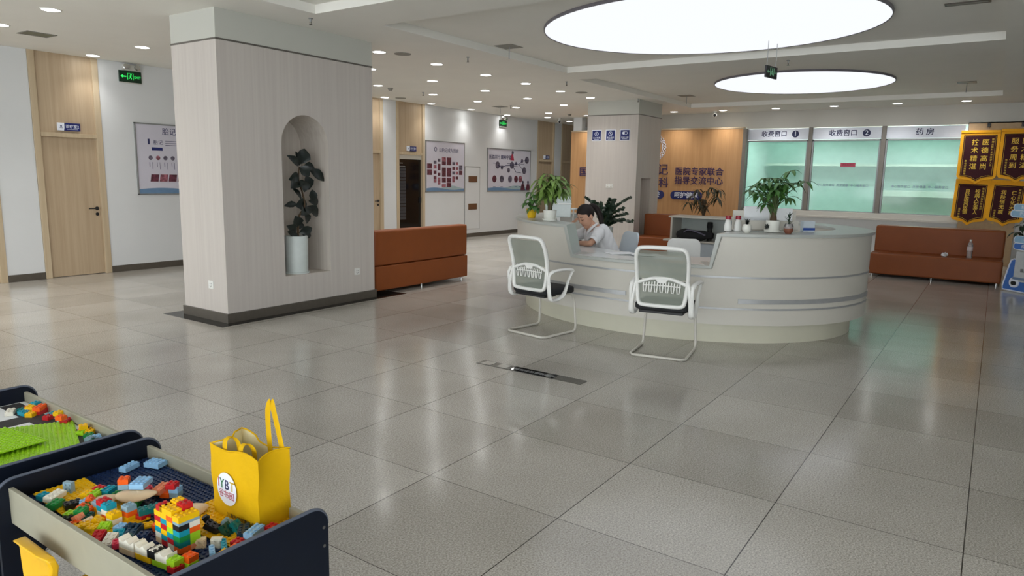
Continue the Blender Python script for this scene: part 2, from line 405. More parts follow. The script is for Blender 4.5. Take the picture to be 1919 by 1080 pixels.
# left wall: white panels between beige door bays
LW = 11.196
bays = [(2.96, 3.93), (4.40, 5.327), (10.28, 11.22), (11.632, 12.587), (17.492, 18.45), (18.86, 19.81)]
m = MB().box(-7, 22, LW + .08, LW + .2, 0, CEIL)
xs = [-7] + [x for b in bays for x in b] + [22]
for i in range(0, len(xs), 2): m.box(xs[i], xs[i + 1], LW, LW + .08, 0, CEIL)
structure(m.build('wall_left', M['white_wall'], bevel=.004))
m = MB()
for i in range(0, len(xs), 2): m.box(xs[i], xs[i + 1], LW - .012, LW - .0005, 0.001, .1)
structure(m.build('baseboard_left', M['dark_base'], bevel=.003))
for i, (x0, x1) in enumerate(bays):
    o = frame_of('door_%d' % (i + 1), on_left_wall((x0 + x1) / 2, 0)); w = (x1 - x0) / 2 - .002; j = .085
    m = MB().box(-w, -w + j, 0, CEIL, -.075, .012).box(w - j, w, 0, CEIL, -.075, .012).box(-w + j, w - j, 2.03, 2.09, -.075, .008)
    m.build('door_frame', M['beige_frame'], o, bevel=.004)
    MB().box(-w + j, w - j, 2.09, CEIL, -.075, -.02).build('over_panel', M['beige'], o)
    if i == 3:
        # glazed black door with a pale transom; grey slatted blind behind the glass
        MB().box(-w + j, w - j, 1.93, 2.03, -.075, -.03).build('transom', M['white_lac'], o)
        MB().box(-w + j, w - j, .0, 1.93, -.075, -.055).build('glass_leaf', M['black_glass'], o)
        m = MB()
        for k in range(16): m.box(-w + j + .01, -w + j + .27, .55 + k * .075, .615 + k * .075, -.055, -.049)
        m.build('slatted_blind', mat('charcoal_blind', (56, 56, 60), .5), o)
        m = MB().box(-w + j + .01, -w + j + .17, 1.83, 1.85, -.055, -.05).box(-w + j + .01, -w + j + .25, 1.76, 1.775, -.055, -.05)
        m.build('bright_bar', M['alu'], o)
        MB().box(w - j - .05, w - j - .02, .92, 1.06, -.055, -.02).build('door_handle', M['black'], o, bevel=.006)
    else:
        MB().box(-w + j, w - j, .006, 2.03, -.075, -.035).build('door_leaf', M['beige'], o, bevel=.003)
        m = MB().prism(circle(.027, 16, w - j - .055, .995), -.035, -.022).prism(circle(.024, 16, w - j - .055, .91), -.035, -.024)
        m.tube([(w - j - .055, .995, -.03), (w - j - .055, .995, .01), (w - j - .07, .995, .018), (w - j - .19, .995, .018)], .010, 8)
        m.build('door_handle', M['black'], o, smooth=40)

structure(MB().box(0.8, 17.3, -5.2, -5.0, 0, CEIL).build('wall_right', M['white_wall']))  # unseen wall, added to keep world light off the right side
# far end wall and the space above the oak partition
structure(MB().box(20.6, 20.75, 5.0, 11.3, 0, CEIL).build('wall_end', M['white_wall']))
m = MB().box(17.15, 17.4, -9, 9.0, 2.83, CEIL).box(17.05, 17.2, -9, 5.03, 2.797, 2.83)
structure(m.build('wall_soffit', M['soffit']))
structure(MB().box(17.0, 17.2, 9.46, 9.72, 0, CEIL).build('trim_1', M['white_wall']), 'white post rising behind the oak partition')
# service-window wall: parapet, sill, posts, glass; the wall runs on to the right of the window
m = MB().box(17.02, 17.2, .62, 5.06, 0, .80).box(17.05, 17.2, -9, .62, 0, 2.83)
structure(m.build('wall_back', M['white_wall']))
structure(MB().box(16.93, 17.2, .60, 5.06, .80, .845).box(16.99, 17.2, .62, 5.05, .845, .94).build('trim_2', M['soffit'], bevel=.004), 'white sill under the service windows')
wins = [(5.02, 3.64), (3.555, 2.165), (2.075, .66)]
for i, (ya, yb) in enumerate(wins):
    o = frame_of('window_%d' % (i + 1), facing_hall(17.1, (ya + yb) / 2, .94)); w = (ya - yb) / 2
    MB().box(-w + .035, w - .035, .02, 1.57, -.012, -.004).build('glass_pane', M['pane'], o)
    m = MB().box(-w, -w + .035, 0, 1.59, -.03, .03).box(w - .035, w, 0, 1.59, -.03, .03).box(-w, w, 1.555, 1.59, -.03, .03).box(-w, w, 0, .02, -.03, .03)
    m.build('window_frame', M['alu'], o, bevel=.003)
    if i:
        m = MB(); letters(m, '中心服务窗口  关爱健康  中心服务窗口', 0, .585, .062, .0, .0)
        m.build('frosted_lettering', M['navy_print'], o)
for i, (a, b) in enumerate(((5.10, 5.02), (3.64, 3.555), (2.165, 2.075))):
    structure(MB().box(17.03, 17.16, b, a, .846, 2.80).build('trim_%d' % (3 + i), M['post_grey'], bevel=.004), 'grey aluminium post beside a service window')
# room behind the service windows
m = MB().box(20.2, 20.3, -1, 5.4, 0, 3.1).box(17.2, 20.2, 5.3, 5.4, 0, 3.1).box(17.2, 20.2, -.6, -.5, 0, 3.1).box(17.2, 20.2, -.6, 5.4, 3.0, 3.1)
structure(m.build('wall_service_room', mat('service_room_wall', (196, 210, 206), .7)))
m = MB().box(19.2, 19.65, -.4, 2.4, 1.28, 1.42).box(19.5, 19.65, -.4, 2.4, .0, 1.28).box(19.6, 20.15, -.4, 5.2, 2.0, 2.06)
structure(m.build('trim_6', M['white_lac']), 'pale shelf edge seen through the service windows')
for i, (y, x) in enumerate(((4.1, 18.2), (1.4, 18.2))):
    l = bpy.data.lights.new('service_room_lamp', 'AREA'); l.shape = 'RECTANGLE'; l.size = 1.2; l.size_y = .6; l.energy = ROOM_WATT; l.color = (.95, 1, .98)
    lo = bpy.data.objects.new('service_room_lamp', l); COL.objects.link(lo); lo.location = (x, y, 2.96)

# columns
def column(name, x0, x1, y0, y1, label, niche=None):
    o = frame_of(name, at(0, 0)); o['label'] = label
    fb = .10; TOP = 2.895
    m = MB()
    P = lambda u, v: (u, y0, v)
    if niche:
        a, b, zb, zt, dp, arch = niche
        if arch:
            r = (b - a) / 2; hole = [(a, zb), (b, zb)] + [(a + r + r * cos(pi * i / 20), zt - r + r * sin(pi * i / 20)) for i in range(21)]
        else: hole = [(a, zb), (b, zb), (b, zt), (a, zt)]
        m.holed([(x0, fb), (x1, fb), (x1, TOP), (x0, TOP)], [hole], P)
        n = len(hole); nm = MB()
        nm.add([(u, y0, v) for u, v in hole] + [(u, y0 + dp, v) for u, v in hole], [((i + 1) % n, i, i + n, (i + 1) % n + n) for i in range(n)])
        nm.add([(u, y0 + dp, v) for u, v in hole], [tuple(range(n))])
        nm.build('niche', M['niche'], o, smooth=30)
    else: m.add([P(x0, fb), P(x1, fb), P(x1, CEIL), P(x0, CEIL)], [(0, 1, 2, 3)])
    m.add([(x0, y0, fb), (x0, y1, fb), (x1, y1, fb), (x1, y0, fb), (x0, y0, TOP), (x0, y1, TOP), (x1, y1, TOP), (x1, y0, TOP)],
          [(0, 4, 5, 1), (1, 5, 6, 2), (2, 6, 7, 3)])
    m.build('shaft', M['column'], o)
    MB().box(x0, x1, y0, y1, TOP, CEIL).build('cap', M['column_cap'], o)
    e = .004
    MB().box(x0 - e, x1 + e, y0 - e, y0, 2.895, 2.913).box(x0 - e, x0, y0, y1 + e, 2.895, 2.913).box(x1, x1 + e, y0, y1, 2.895, 2.913).build('reveal_line', M['grey_line'], o)
    e = .02
    m = MB().box(x0 - e, x1 + e, y0 - e, y0, .0, fb).box(x0 - e, x0, y0, y1 + e, 0, fb).box(x1, x1 + e, y0, y1 + e, 0, fb).box(x0, x1, y1, y1 + e, 0, fb)
    m.build('baseboard', M['dark_base'], o, bevel=.003)
    return o
column('column', 4.27, 6.40, 6.567, 7.37, 'broad pale wood column with the arched plant niche', (5.015, 5.675, .42, 2.236, .5, True))
column('column', 13.6, 14.79, 6.24, 7.43, 'pale wood column behind the reception desk with three blue signs', (13.86, 14.36, .12, 1.60, .25, False))
structure(MB().box(4.11, 6.86, 6.43, 7.56, -.02, .0015).build('trim_7', M['black_tile']), 'black tile border in the floor around the broad column')
# oak partition with the centre's name
o = frame_of('wall_partition', facing_hall(16.87, 7.38, 0)); o['label'] = 'honey oak partition with dark lettering behind the reception desk'
MB().box(-2.32, 2.32, 0, 2.80, -.12, 0).build('oak_panel', M['oak'], o)
MB().box(-2.33, 2.33, 2.80, 2.835, -.14, .012).build('top_trim', M['beige_frame'], o)
MB().box(2.32, 2.40, 0, 2.80, -.13, .008).build('edge_trim', M['post_grey'], o)
m = MB(); U = lambda y: 7.38 - y
letters(m, '胎记', U(7.16), 1.81, .30, .012, .008); letters(m, '专科', U(7.11), 1.485, .27, .012, .01)
letters(m, '国际', U(9.16), 1.73, .26, .012, .014)
letters(m, '医院专家联合', U(6.075), 1.775, .205, .012, .014); letters(m, '指导交流中心', U(6.075), 1.55, .205, .012, .014)
m.build('wall_lettering', M['purple_letter'], o)
m = MB()
for cy, wd in ((6.365, .82), (7.36, .82)):
    m.prism([(u + U(cy), v + 1.197) for u, v in rounded(wd, .205, .10, 8)], .0, .014)
m.build('slogan_pill', M['blue_sign'], o)
m = MB(); letters(m, '呵护健康', U(6.365), 1.195, .155, .018, .012); letters(m, '关爱皮肤', U(7.36), 1.195, .155, .018, .012)
m.build('slogan_lettering', M['sign_white'], o)
m = MB(); ec = (U(7.28), 2.37)
for k in range(26):
    a = 2 * pi * k / 26; cx, cy = ec[0] + .29 * cos(a), ec[1] + .31 * sin(a)
    m.tube([(cx + .032 * cos(a + t * pi / 4) * 1.0, cy + .03 * sin(a + t * pi / 4), .012) for t in range(8)], .008, 5, closed=True)
m.tube([(ec[0] + .23 * cos(2 * pi * k / 40), ec[1] + .25 * sin(2 * pi * k / 40), .01) for k in range(40)], .008, 5, closed=True)
m.build('ring_emblem', M['sign_white'], o)
# wood-look return at the right of the windows
structure(MB().box(16.9, 17.04, -.35, .60, .0, 2.80).build('wall_board', M['banner_board'], bevel=.004), 'tan board carrying the four pennants beside the windows')

# ================================================================== CEILING FIXTURES
def disc(name, x, y, rx, ry, label):
    t = thing(name, label, 'ceiling light', under_ceiling(x, y, 3.262))
    m = MB(); n = 72; vs = [(rx * cos(2 * pi * i / n), ry * sin(2 * pi * i / n), 0) for i in range(n)]
    m.add(vs, [tuple(reversed(range(n)))]); m.build('diffuser', M['disc'], t)
    m = MB(); e = 1.006
    m.add([(x_ * e, y_ * e, z) for z in (-.006, .027) for x_, y_, _ in vs], [(i, (i + 1) % n, (i + 1) % n + n, i + n) for i in range(n)])
    m.add([(x_ * k, y_ * k, -.006) for k in (1.0, e) for x_, y_, _ in vs], [(i, (i + 1) % n, (i + 1) % n + n, i + n) for i in range(n)])
    m.add([(x_ * e, y_ * e, .027) for x_, y_, _ in vs], [tuple(range(n))])
    m.build('rim', M['rim_grey'], t)
disc('luminous_ceiling_disc', 7.875, 2.865, 1.612, 1.843, 'larger glowing round ceiling panel above the front of the reception desk')
disc('luminous_ceiling_disc', 13.04, 2.975, 1.483, 1.43, 'smaller glowing round ceiling panel farther back toward the service windows')
disc('luminous_ceiling_disc', 3.0, 2.95, 1.50, 1.83, 'glowing round ceiling panel nearest the camera, above the picture edge')
rows = [('in the row between the two columns', [(6.94, 6.98), (8.10, 6.97), (9.33, 6.99), (10.5, 6.99), (11.72, 7.01), (12.91, 7.01)]),
        ('in the next row toward the left wall', [(3.484, 8.204), (7.983, 8.22), (9.485, 8.26), (11.026, 8.27), (12.5, 8.27), (13.994, 8.27)]),
        ('in the row before the wall-washing row', [(3.526, 9.59), (5.147, 9.57), (9.509, 9.6), (11.071, 9.62), (12.527, 9.6), (14.02, 9.6), (15.581, 9.65), (16.57, 9.08)]),
        ('in the row washing the left wall', [(5.149, 10.93), (11.04, 10.95), (12.503, 10.92), (14.023, 10.945), (15.621, 10.98), (16.684, 10.37), (18.117, 10.5)]),
        ('in the row before the service windows', [(16.46, 6.64), (16.53, 5.46), (16.53, 4.27), (16.5, 3.06), (16.46, 1.86), (16.44, .67)])]
proto = None
spot = bpy.data.lights.new('downlight_beam', 'SPOT'); spot.energy = SPOT_WATT; spot.spot_size = radians(120); spot.spot_blend = 1.0; spot.shadow_soft_size = .06; spot.color = (1, .98, .95)
wash = spot.copy(); wash.energy = SPOT_WATT * .55; wash.spot_size = radians(105)
for rn, pts in rows:
    for k, (x, y) in enumerate(pts):
        lb = 'round recessed downlight, %s from the near end %s' % (ORD[k], rn)
        if 'service' in rn: lb = 'round recessed downlight, %s from the left %s' % (ORD[k], rn)
        if proto is None:
            proto = t = thing('downlight', lb, 'downlight', under_ceiling(x, y), 'recessed ceiling downlights')
            MB().lathe([(.083, .0), (.083, -.006), (.098, -.006), (.102, 0), (.102, .004), (.083, .004)], 24).build('trim_ring', M['white_plastic'], t, smooth=40)
            MB().lathe([(.0, -.003), (.083, -.003), (.083, .003), (0, .003)], 24).build('lens', M['led'], t)
        else: clone(proto, under_ceiling(x, y), lb)
        so = bpy.data.objects.new('downlight_beam', wash if y > 10.2 else spot); COL.objects.link(so); so.location = (x, y, CEIL - .02)
for x, y in ((2.1, 8.2), (.6, 8.2), (2.05, 9.58), (.55, 9.58), (2.0, 10.92), (.4, 10.92), (-1.0, 9.58), (-1.0, 8.2)):   # the rows go on beyond the picture
    so = bpy.data.objects.new('downlight_beam', spot); COL.objects.link(so); so.location = (x, y, CEIL - .02)
def sprinkler(x, y, label):
    t = thing('sprinkler', label, 'fire sprinkler', under_ceiling(x, y), 'ceiling sprinklers')
    MB().lathe([(.026, 0), (.024, -.006), (.010, -.010), (.010, -.04), (.0, -.04)], 14).build('escutcheon', M['alu'], t, smooth=40)
    m = MB().tube([(.008, 0, -.04), (.012, 0, -.05), (.003, 0, -.064)], .004, 6).tube([(-.008, 0, -.04), (-.012, 0, -.05), (-.003, 0, -.064)], .004, 6).lathe([(.018, -.064), (.018, -.068), (0, -.068)], 12)
    m.build('deflector', M['steel'], t)
for x, y, lb in ((5.108, 6.137, 'pendent fire sprinkler in front of the broad column, nearest the camera'), (7.83, 6.177, 'pendent fire sprinkler beside the big luminous disc'),
                 (10.604, 6.225, 'pendent fire sprinkler between the two luminous discs, before the rear column'), (10.703, 9.562, 'pendent fire sprinkler among the downlights over the left aisle'),
                 (13.59, 9.45, 'pendent fire sprinkler near the grey ceiling hatch of the left aisle'), (10.08, 2.49, 'pendent fire sprinkler next to the hanging exit sign'), (13.49, 6.22, 'pendent fire sprinkler touching the top of the rear column')):
    sprinkler(x, y, lb)
def roundel(name, x, y, label, cat, prof, mt, group=None):
    t = tag(MB().lathe(prof, 24).build(name, mt, None, smooth=40, world=under_ceiling(x, y)), label, cat, group); return t
roundel('ceiling_speaker', 7.2, 6.80, 'flat round ceiling speaker beside the first downlight past the broad column', 'ceiling speaker', [(.115, 0), (.11, -.008), (.02, -.012), (0, -.012)], M['vent'], 'ceiling speakers')
roundel('ceiling_speaker', 11.28, 10.72, 'flat round ceiling speaker above the dark glazed door', 'ceiling speaker', [(.115, 0), (.11, -.008), (.02, -.012), (0, -.012)], M['vent'], 'ceiling speakers')
roundel('ceiling_speaker', 12.07, 6.75, 'flat round ceiling speaker just before the rear column', 'ceiling speaker', [(.115, 0), (.11, -.008), (.02, -.012), (0, -.012)], M['vent'], 'ceiling speakers')
sm = [(.05, 0), (.05, -.02), (.04, -.035), (.025, -.05), (0, -.052)]
roundel('smoke_detector', 9.9, 9.67, 'small domed smoke detector in the left aisle behind the broad column', 'smoke detector', sm, M['vent'], 'smoke detectors')
roundel('smoke_detector', 16.05, 9.31, 'small domed smoke detector by the far camera of the left aisle', 'smoke detector', sm, M['vent'], 'smoke detectors')
def dome_camera(x, y, label, rz):
    t = thing('security_camera', label, 'security camera', at(x, y, CEIL, rz), 'ceiling security cameras')
    MB().lathe([(.05, 0), (.05, -.02), (.03, -.03), (.02, -.06), (0, -.06)], 18).build('bracket', M['white_plastic'], t, smooth=40)
    MB().ball((-.03, 0, -.085), .052, n=16, m=10).build('ball_housing', M['white_plastic'], t, smooth=60)
    MB().ball((-.062, 0, -.095), .034, n=14, m=8).build('lens_cover', M['black_glass'], t, smooth=60)
dome_camera(17.1, 10.23, 'white ball camera at the far end of the left aisle', .5); dome_camera(16.74, 5.72, 'white ball camera on the soffit above the oak partition', .3)
def hatch(x, y, z, label, rz=0, mt='vent'):
    t = thing('ceiling_hatch', label, 'ceiling hatch', at(x, y, z, rz), 'ceiling hatches')
    MB().box(-.14, .14, -.14, .14, -.006, .0).build('hatch_plate', M[mt], t, bevel=.002)
    MB().tube([(.02, 0, -.006), (.02, 0, -.16)], .006, 8).build('hanging_rod', M['alu'], t)
hatch(7.86, 5.52, TRAY - .001, 'square grey ceiling hatch with a thin rod, beside the big luminous disc'); hatch(14.16, 5.46, TRAY - .001, 'square grey ceiling hatch with a rod, left of the smaller disc')
hatch(13.7, 9.84, CEIL - .001, 'square grey ceiling hatch with a rod over the left aisle'); hatch(14.26, .61, TRAY - .001, 'dark ceiling hatch with a rod at the right end of the rear tray', 0, 'dark_base')
t = thing('air_grille', 'small slatted ceiling air grille above the left doors', 'air vent', under_ceiling(4.0, 9.83))
m = MB().box(-.165, .165, -.145, -.13, -.008, 0).box(-.165, .165, .13, .145, -.008, 0).box(-.165, -.15, -.145, .145, -.008, 0).box(.15, .165, -.145, .145, -.008, 0)
m.build('grille_frame', M['vent'], t)
m = MB()
for k in range(7): m.box(-.15, .15, -.125 + k * .036, -.108 + k * .036, -.006, -.001)
m.build('grille_slat', mat('olive_grey_slat', (126, 124, 104), .6), t)
t = thing('slot_diffuser', 'long dark slot diffuser in the front ceiling tray, upper right', 'air vent', under_ceiling(8.08, .38, TRAY))
MB().box(-.05, .05, -.15, .22, -.012, 0).build('slot_frame', M['dark_base'], t, bevel=.003)
MB().box(-.03, .03, -.13, .2, -.016, -.012).build('slot_blade', M['vent'], t)
t = thing('slot_diffuser', 'dark slot diffuser edge in the nearest ceiling tray above the column', 'air vent', under_ceiling(4.85, 5.2, TRAY))
MB().box(-.05, .05, -.35, .3, -.012, 0).build('slot_frame', M['dark_base'], t, bevel=.003)
MB().box(-.03, .03, -.33, .28, -.016, -.012).build('slot_blade', M['vent'], t)

# ================================================================== SIGNS, POSTERS, WALL ITEMS
def exit_graphic(m, w):
    """running figure in a doorway with arrows, drawn with thick strokes in the u-v plane"""
    def st(pts, r=.006): m.tube([(u, v, w) for u, v in pts], r, 5, flat=.3, up=(0, 0, 1) if False else None)
    st([(-.045, -.045), (-.045, .05), (.045, .05), (.045, -.045)], .005)
    m.prism(circle(.011, 10, .008, .034), w, w + .002)
    st([(.004, .022), (-.006, -.004)], .009); st([(-.006, -.004), (.012, -.016), (.008, -.036)]); st([(-.006, -.004), (-.012, -.022), (-.03, -.028)])
    st([(.002, .02), (.02, .01), (.028, .016)], .004); st([(.0, .018), (-.018, .012), (-.022, .0)], .004)
def wall_exit(x, z, label, lamp_label):
    t = thing('exit_sign', label, 'exit sign', on_left_wall(x, z), 'green exit signs')
    MB().box(-.17, .17, -.085, .085, 0, .022).build('sign_box', M['sign_green_dark'], t, bevel=.003)
    m = MB(); exit_graphic(m, .0225)
    m.prism([(-.15, 0), (-.115, .026), (-.115, .009), (-.065, .009), (-.065, -.009), (-.115, -.009), (-.115, -.026)], .0222, .024)
    letters(m, 'EXIT', .108, -.004, .05, .0225)
    m.build('pictogram', M['sign_green'], t)
    MB().box(-.165, .165, -.098, -.086, 0, .03).build('bottom_lip', M['lamp_grey'], t)
    t = thing('emergency_lamp', lamp_label, 'emergency light', on_left_wall(x, z + .135), 'twin emergency lamps')
    MB().box(-.12, .12, -.045, .045, 0, .05).build('lamp_body', M['lamp_grey'], t, bevel=.012)
    for s in (-1, 1):
        MB().lathe([(.028, 0), (.043, .03), (.045, .045), (.03, .05), (0, .046)], 16).build('lamp_head', M['chrome'], t, smooth=40).matrix_local = Matrix.Translation((s * .075, .005, .045)) @ Matrix.Rotation(s * .25, 4, 'Y')
wall_exit(5.795, 2.995, 'green exit sign on the left wall between the near door and poster', 'pair of emergency lamps above the exit sign by the near door'); wall_exit(15.73, 2.99, 'green exit sign high above the timeline poster on the far left wall', 'pair of emergency lamps above the exit sign over the timeline poster')
t = thing('hanging_exit_sign', 'small dark exit sign hung on rods between the luminous discs', 'exit sign', facing_hall(9.05, 2.43, 2.91) @ Matrix.Rotation(radians(80), 4, 'Y'))
MB().box(-.15, .15, -.07, .07, -.012, .012).build('sign_plate', M['black'], t, bevel=.003)
m = MB(); exit_graphic(m, .0125); m.prism([(-.13, 0), (-.1, .02), (-.1, .007), (-.06, .007), (-.06, -.007), (-.1, -.007), (-.1, -.02)], .0122, .014); letters(m, 'EXIT', .098, 0, .04, .0125)
m.build('pictogram', mat('dim_green_print', (110, 170, 130), .5), t)
for u in (-.12, .12): MB().tube([(u, .07, 0), (u, .375, 0)], .004, 6).build('hanging_rod', M['alu'], t)
def door_sign(x, z, label, txt):
    t = thing('door_sign', label, 'door sign', on_left_wall(x, z, -.018), 'blue and white door signs')
    MB().box(-.15, -.06, -.055, .055, 0, .028).build('white_plate', M['sign_white'], t, bevel=.003)
    MB().prism([(-.07, -.055), (.15, -.055), (.15, .055), (-.045, .055)], 0, .034).build('blue_plate', M['blue_sign'], t)
    m = MB(); letters(m, txt, .042, .004, .052, .0345, .004); m.box(-.03, .115, -.036, -.032, .034, .036); m.build('lettering', M['sign_white'], t)
    m = MB().prism([(-.115, -.004), (-.095, -.004), (-.095, .02), (-.115, .02)], .028, .0295); m.box(-.125, -.085, -.022, -.016, .028, .0295); m.build('small_mark', M['navy_print'], t)
door_sign(4.866, 2.18, 'blue and white room sign above the near beige door', '诊疗室2'); door_sign(12.128, 2.17, 'blue and white room sign above the dark glazed door', '诊疗室3'); door_sign(18.014, 2.16, 'blue and white room sign above the far beige door', '治疗室')
def hills(m, w, h0, W_):
    pass
def poster(x0, x1, z0, z1, label, fill):
    t = thing('wall_poster', label, 'poster', on_left_wall((x0 + x1) / 2, (z0 + z1) / 2), None); w = (x1 - x0) / 2; h = (z1 - z0) / 2
    MB().box(-w + .02, w - .02, -h + .02, h - .02, 0, .012).build('printed_sheet', M['print_white'], t)
    m = MB().box(-w, -w + .022, -h, h, 0, .022).box(w - .022, w, -h, h, 0, .022).box(-w, w, h - .022, h, 0, .022).box(-w, w, -h, -h + .022, 0, .022)
    m.build('poster_frame', M['alu'], t, bevel=.003)
    pm = MB()
    n = 24; a = [(-w + .022 + (2 * w - .044) * i / n) for i in range(n + 1)]
    pm.mi = 4; pm.prism([(-w + .022, -h + .022), (w - .022, -h + .022)] + [(u, -h + .10 + .035 * sin(2.2 * u / w + 1.0) + .02 * sin(5 * u / w)) for u in reversed(a)], .012, .0135)
    pm.mi = 3; pm.prism([(-w + .022, -h + .022), (w - .022, -h + .022)] + [(u, -h + .08 + .03 * sin(3.1 * u / w + 3.4)) for u in reversed(a)], .0135, .015)
    fill(pm, w, h)
    pm.build('print', [M['photo_a'], M['photo_b'], M['photo_c'], M['hill_a'], M['hill_b'], M['navy_print'], M['red_print'], M['blue_sign']], t)
def fill_a(m, w, h):
    m.mi = 5; letters(m, '胎记潜在危害', -w + .80, h - .125, .118, .0125, .0); letters(m, '胎记', -w + .37, h - .30, .08, .0125, .0)
    for k in range(3): m.box(-w + .49, w - .14, h - .275 - k * .032, h - .267 - k * .032, .012, .0135)
    m.box(-w + .205, -w + .235, h - .33, h - .245, .012, .0135)
    m.mi = 7; m.box(-w + .26, -w + .44, h - .425, h - .375, .012, .014)
    for k in range(12):
        m.mi = (1, 2, 1, 1, 1, 0, 1, 2, 0, 1, 2, 1)[k]; m.prism(circle(.035, 16, -w + .235 + k * .122, h - .54), .012, .0142)
        m.mi = 5; m.box(-w + .212 + k * .122, -w + .219 + k * .122, h - .68, h - .61, .012, .0135); m.box(-w + .258 + k * .122, -w + .263 + k * .122, h - .72, h - .61, .012, .0135)
    for k in range(9):
        u = -w + .21 + k * .15; m.mi = (0, 2, 0)[k % 3]; m.prism([(u, -h + .21), (u + .13, -h + .21), (u + .15, -h + .325), (u + .02, -h + .325)], .012, .014)
poster(5.80, 7.65, 1.19, 2.318, 'large pale health poster half hidden behind the broad column', fill_a)
def fill_b(m, w, h):
    m.mi = 5; letters(m, '让胎记成为历史', .12, h - .22, .108, .0125, .0); m.tube([(-.38 + .045 * cos(a * pi / 4), h - .2 + .05 * sin(a * pi / 4), .013) for a in range(8)], .006, 5, closed=True)
    rnd = random.Random(3)
    # collage of small photographs
    cols = [(-.60, .17, [(.08, .16), (-.1, .17)]), (-.40, .10, [(.2, .1), (.06, .11), (-.1, .1), (-.26, .1), (-.36, .1)]), (-.25, .10, [(.26, .1), (.06, .2), (-.16, .1), (-.32, .14), (-.43, .08)]),
            (-.07, .15, [(.3, .12), (.18, .12), (-.09, .28), (-.33, .16), (-.5, .1)]), (.12, .17, [(.24, .24), (-.09, .28), (-.33, .16), (-.48, .14)]),
            (.30, .10, [(.18, .1), (.03, .1), (-.11, .1), (-.26, .1), (-.35, .1)]), (.43, .09, [(.18, .1), (.03, .1), (-.11, .1), (-.26, .1)]), (.58, .13, [(.06, .14), (-.1, .14)])]
    for u, cw, cells in cols:
        for v, ch in cells:
            m.mi = rnd.choice((0, 0, 1, 2)); m.box(u - cw / 2, u + cw / 2, (v - ch / 2) * .8 - .055, (v + ch / 2) * .8 - .06, .012, .0138)
poster(12.604, 14.075, 1.175, 2.395, 'poster with a cluster of small photographs beside the dark glazed door', fill_b)
def fill_c(m, w, h):
    m.mi = 5; letters(m, '医路同行 精神守望', -.45, h - .24, .125, .0125, .007)
    m.mi = 6; m.prism([(.02, h - .3), (.2, h - .3), (.15, h - .14), (.08, h - .12)], .012, .014); m.mi = 1; m.prism(circle(.05, 12, .13, h - .09), .012, .0145)
    pts = [(-.58, .13, .1), (-.38, .07, .055), (-.06, .0, .065), (.1, .14, .1), (.3, .19, .05), (.6, .27, .055), (.85, .3, .1), (.72, .0, .1)]
    m.mi = 5
    m.tube([(u, v, .013) for u, v in ((-.58, .13), (-.38, .07), (-.2, .12), (.1, .14), (.3, .19), (.44, .17), (.6, .27), (.85, .3))], .008, 5)
    m.tube([(u, v, .013) for u, v in ((.15, .1), (.3, -.04), (.55, -.06))], .008, 5); m.tube([(u, v, .013) for u, v in ((.44, .17), (.6, .05), (.72, .0))], .006, 5)
    for u, v, r in pts: m.mi = 1; m.prism(circle(r, 18, u, v), .013, .0155)
    for k, u in enumerate((-.72, -.38, .02, .31, .53)): m.mi = (0, 1, 1, 0, 2)[k]; m.prism(circle(.095, 18, u, -.24), .013, .0155); m.mi = 5; m.box(u - .06, u + .06, -.46, -.445, .012, .0138)
    for k in range(5): m.mi = 5; m.box(-.8 + k * .33, -.6 + k * .33, h - .4 - (k % 2) * .07, h - .388 - (k % 2) * .07, .012, .0138)
    m.mi = 1
    for u in (.66, .93): m.prism(circle(.05, 12, u, -.33), .013, .0156); m.mi = 0; m.prism([(u - .12, -.55), (u + .12, -.55), (u + .06, -.38), (u - .06, -.38)], .013, .0156); m.mi = 1
poster(15.045, 17.135, 1.172, 2.322, 'wide timeline poster with round portraits on the far left wall', fill_c)
t = thing('wall_hatch', 'flush white service hatch between the two left wall posters', 'wall hatch', on_left_wall(14.415, 1.0))
MB().box(-.30, .30, -.79, .79, 0, .012).build('hatch_door', M['white_wall'], t, bevel=.004)
m = MB().box(-.32, -.305, -.81, .81, 0, .006).box(.305, .32, -.81, .81, 0, .006).box(-.32, .32, .80, .815, 0, .006); m.build('hatch_trim', M['alu'], t)
for z, w_ in ((1.495, 'upper'), (.79, 'lower')):
    t = thing('brown_plaque', '%s brown metal plaque on the white service hatch' % w_, 'plaque', on_left_wall(14.42, z, .0125), 'brown plaques on the hatch')
    MB().box(-.18, .18, -.078, .078, 0, .012).build('plaque_plate', M['brown_plaque'], t, bevel=.004)
    m = MB(); letters(m, '消火栓', 0, 0, .06, .0125); m.build('plaque_lettering', M['terracotta'], t)
# blue notices, switch and sockets on the columns
for y, lb, tx, k in ((7.196, 'left', '当心地滑', 0), (6.866, 'middle', '禁止吸烟', 1), (6.532, 'right', '无线上网', 2)):
    t = thing('wall_notice', '%s of three small square blue notices on the rear column' % lb, 'notice sign', facing_hall(13.598, y, 2.487), 'blue notices on the rear column')
    MB().box(-.115, .115, -.115, .115, 0, .004).build('white_backing', M['sign_white'], t)
    MB().box(-.1, .1, -.1, .1, .004, .010).build('blue_plate', M['blue_sign'], t)
    m = MB(); letters(m, tx, 0, -.055, .042, .0105, .004); m.box(-.06, .06, -.086, -.08, .010, .0115)
    if k < 2: m.tube([(.042 * cos(a * pi / 9), .03 + .042 * sin(a * pi / 9), .0115) for a in range(18)], .005, 5, closed=True); m.tube([(-.028, .06, .0115), (.03, .0, .0115)] if k else [(0, .055, .0115), (.004, .01, .0115)], .006, 5)
    else: m.tube([(u * 1.3, v + .04, .0115) for u, v in rounded(.09, .055, .026, 5)], .004, 5, closed=True); m.prism([(u - .027, v + .04) for u, v in rounded(.052, .05, .024, 5)], .010, .012)
    m.build('notice_lettering', M['sign_white'], t)
t = thing('light_switch', 'double white light switch on the face of the rear column', 'light switch', facing_hall(13.598, 6.848, 1.425))
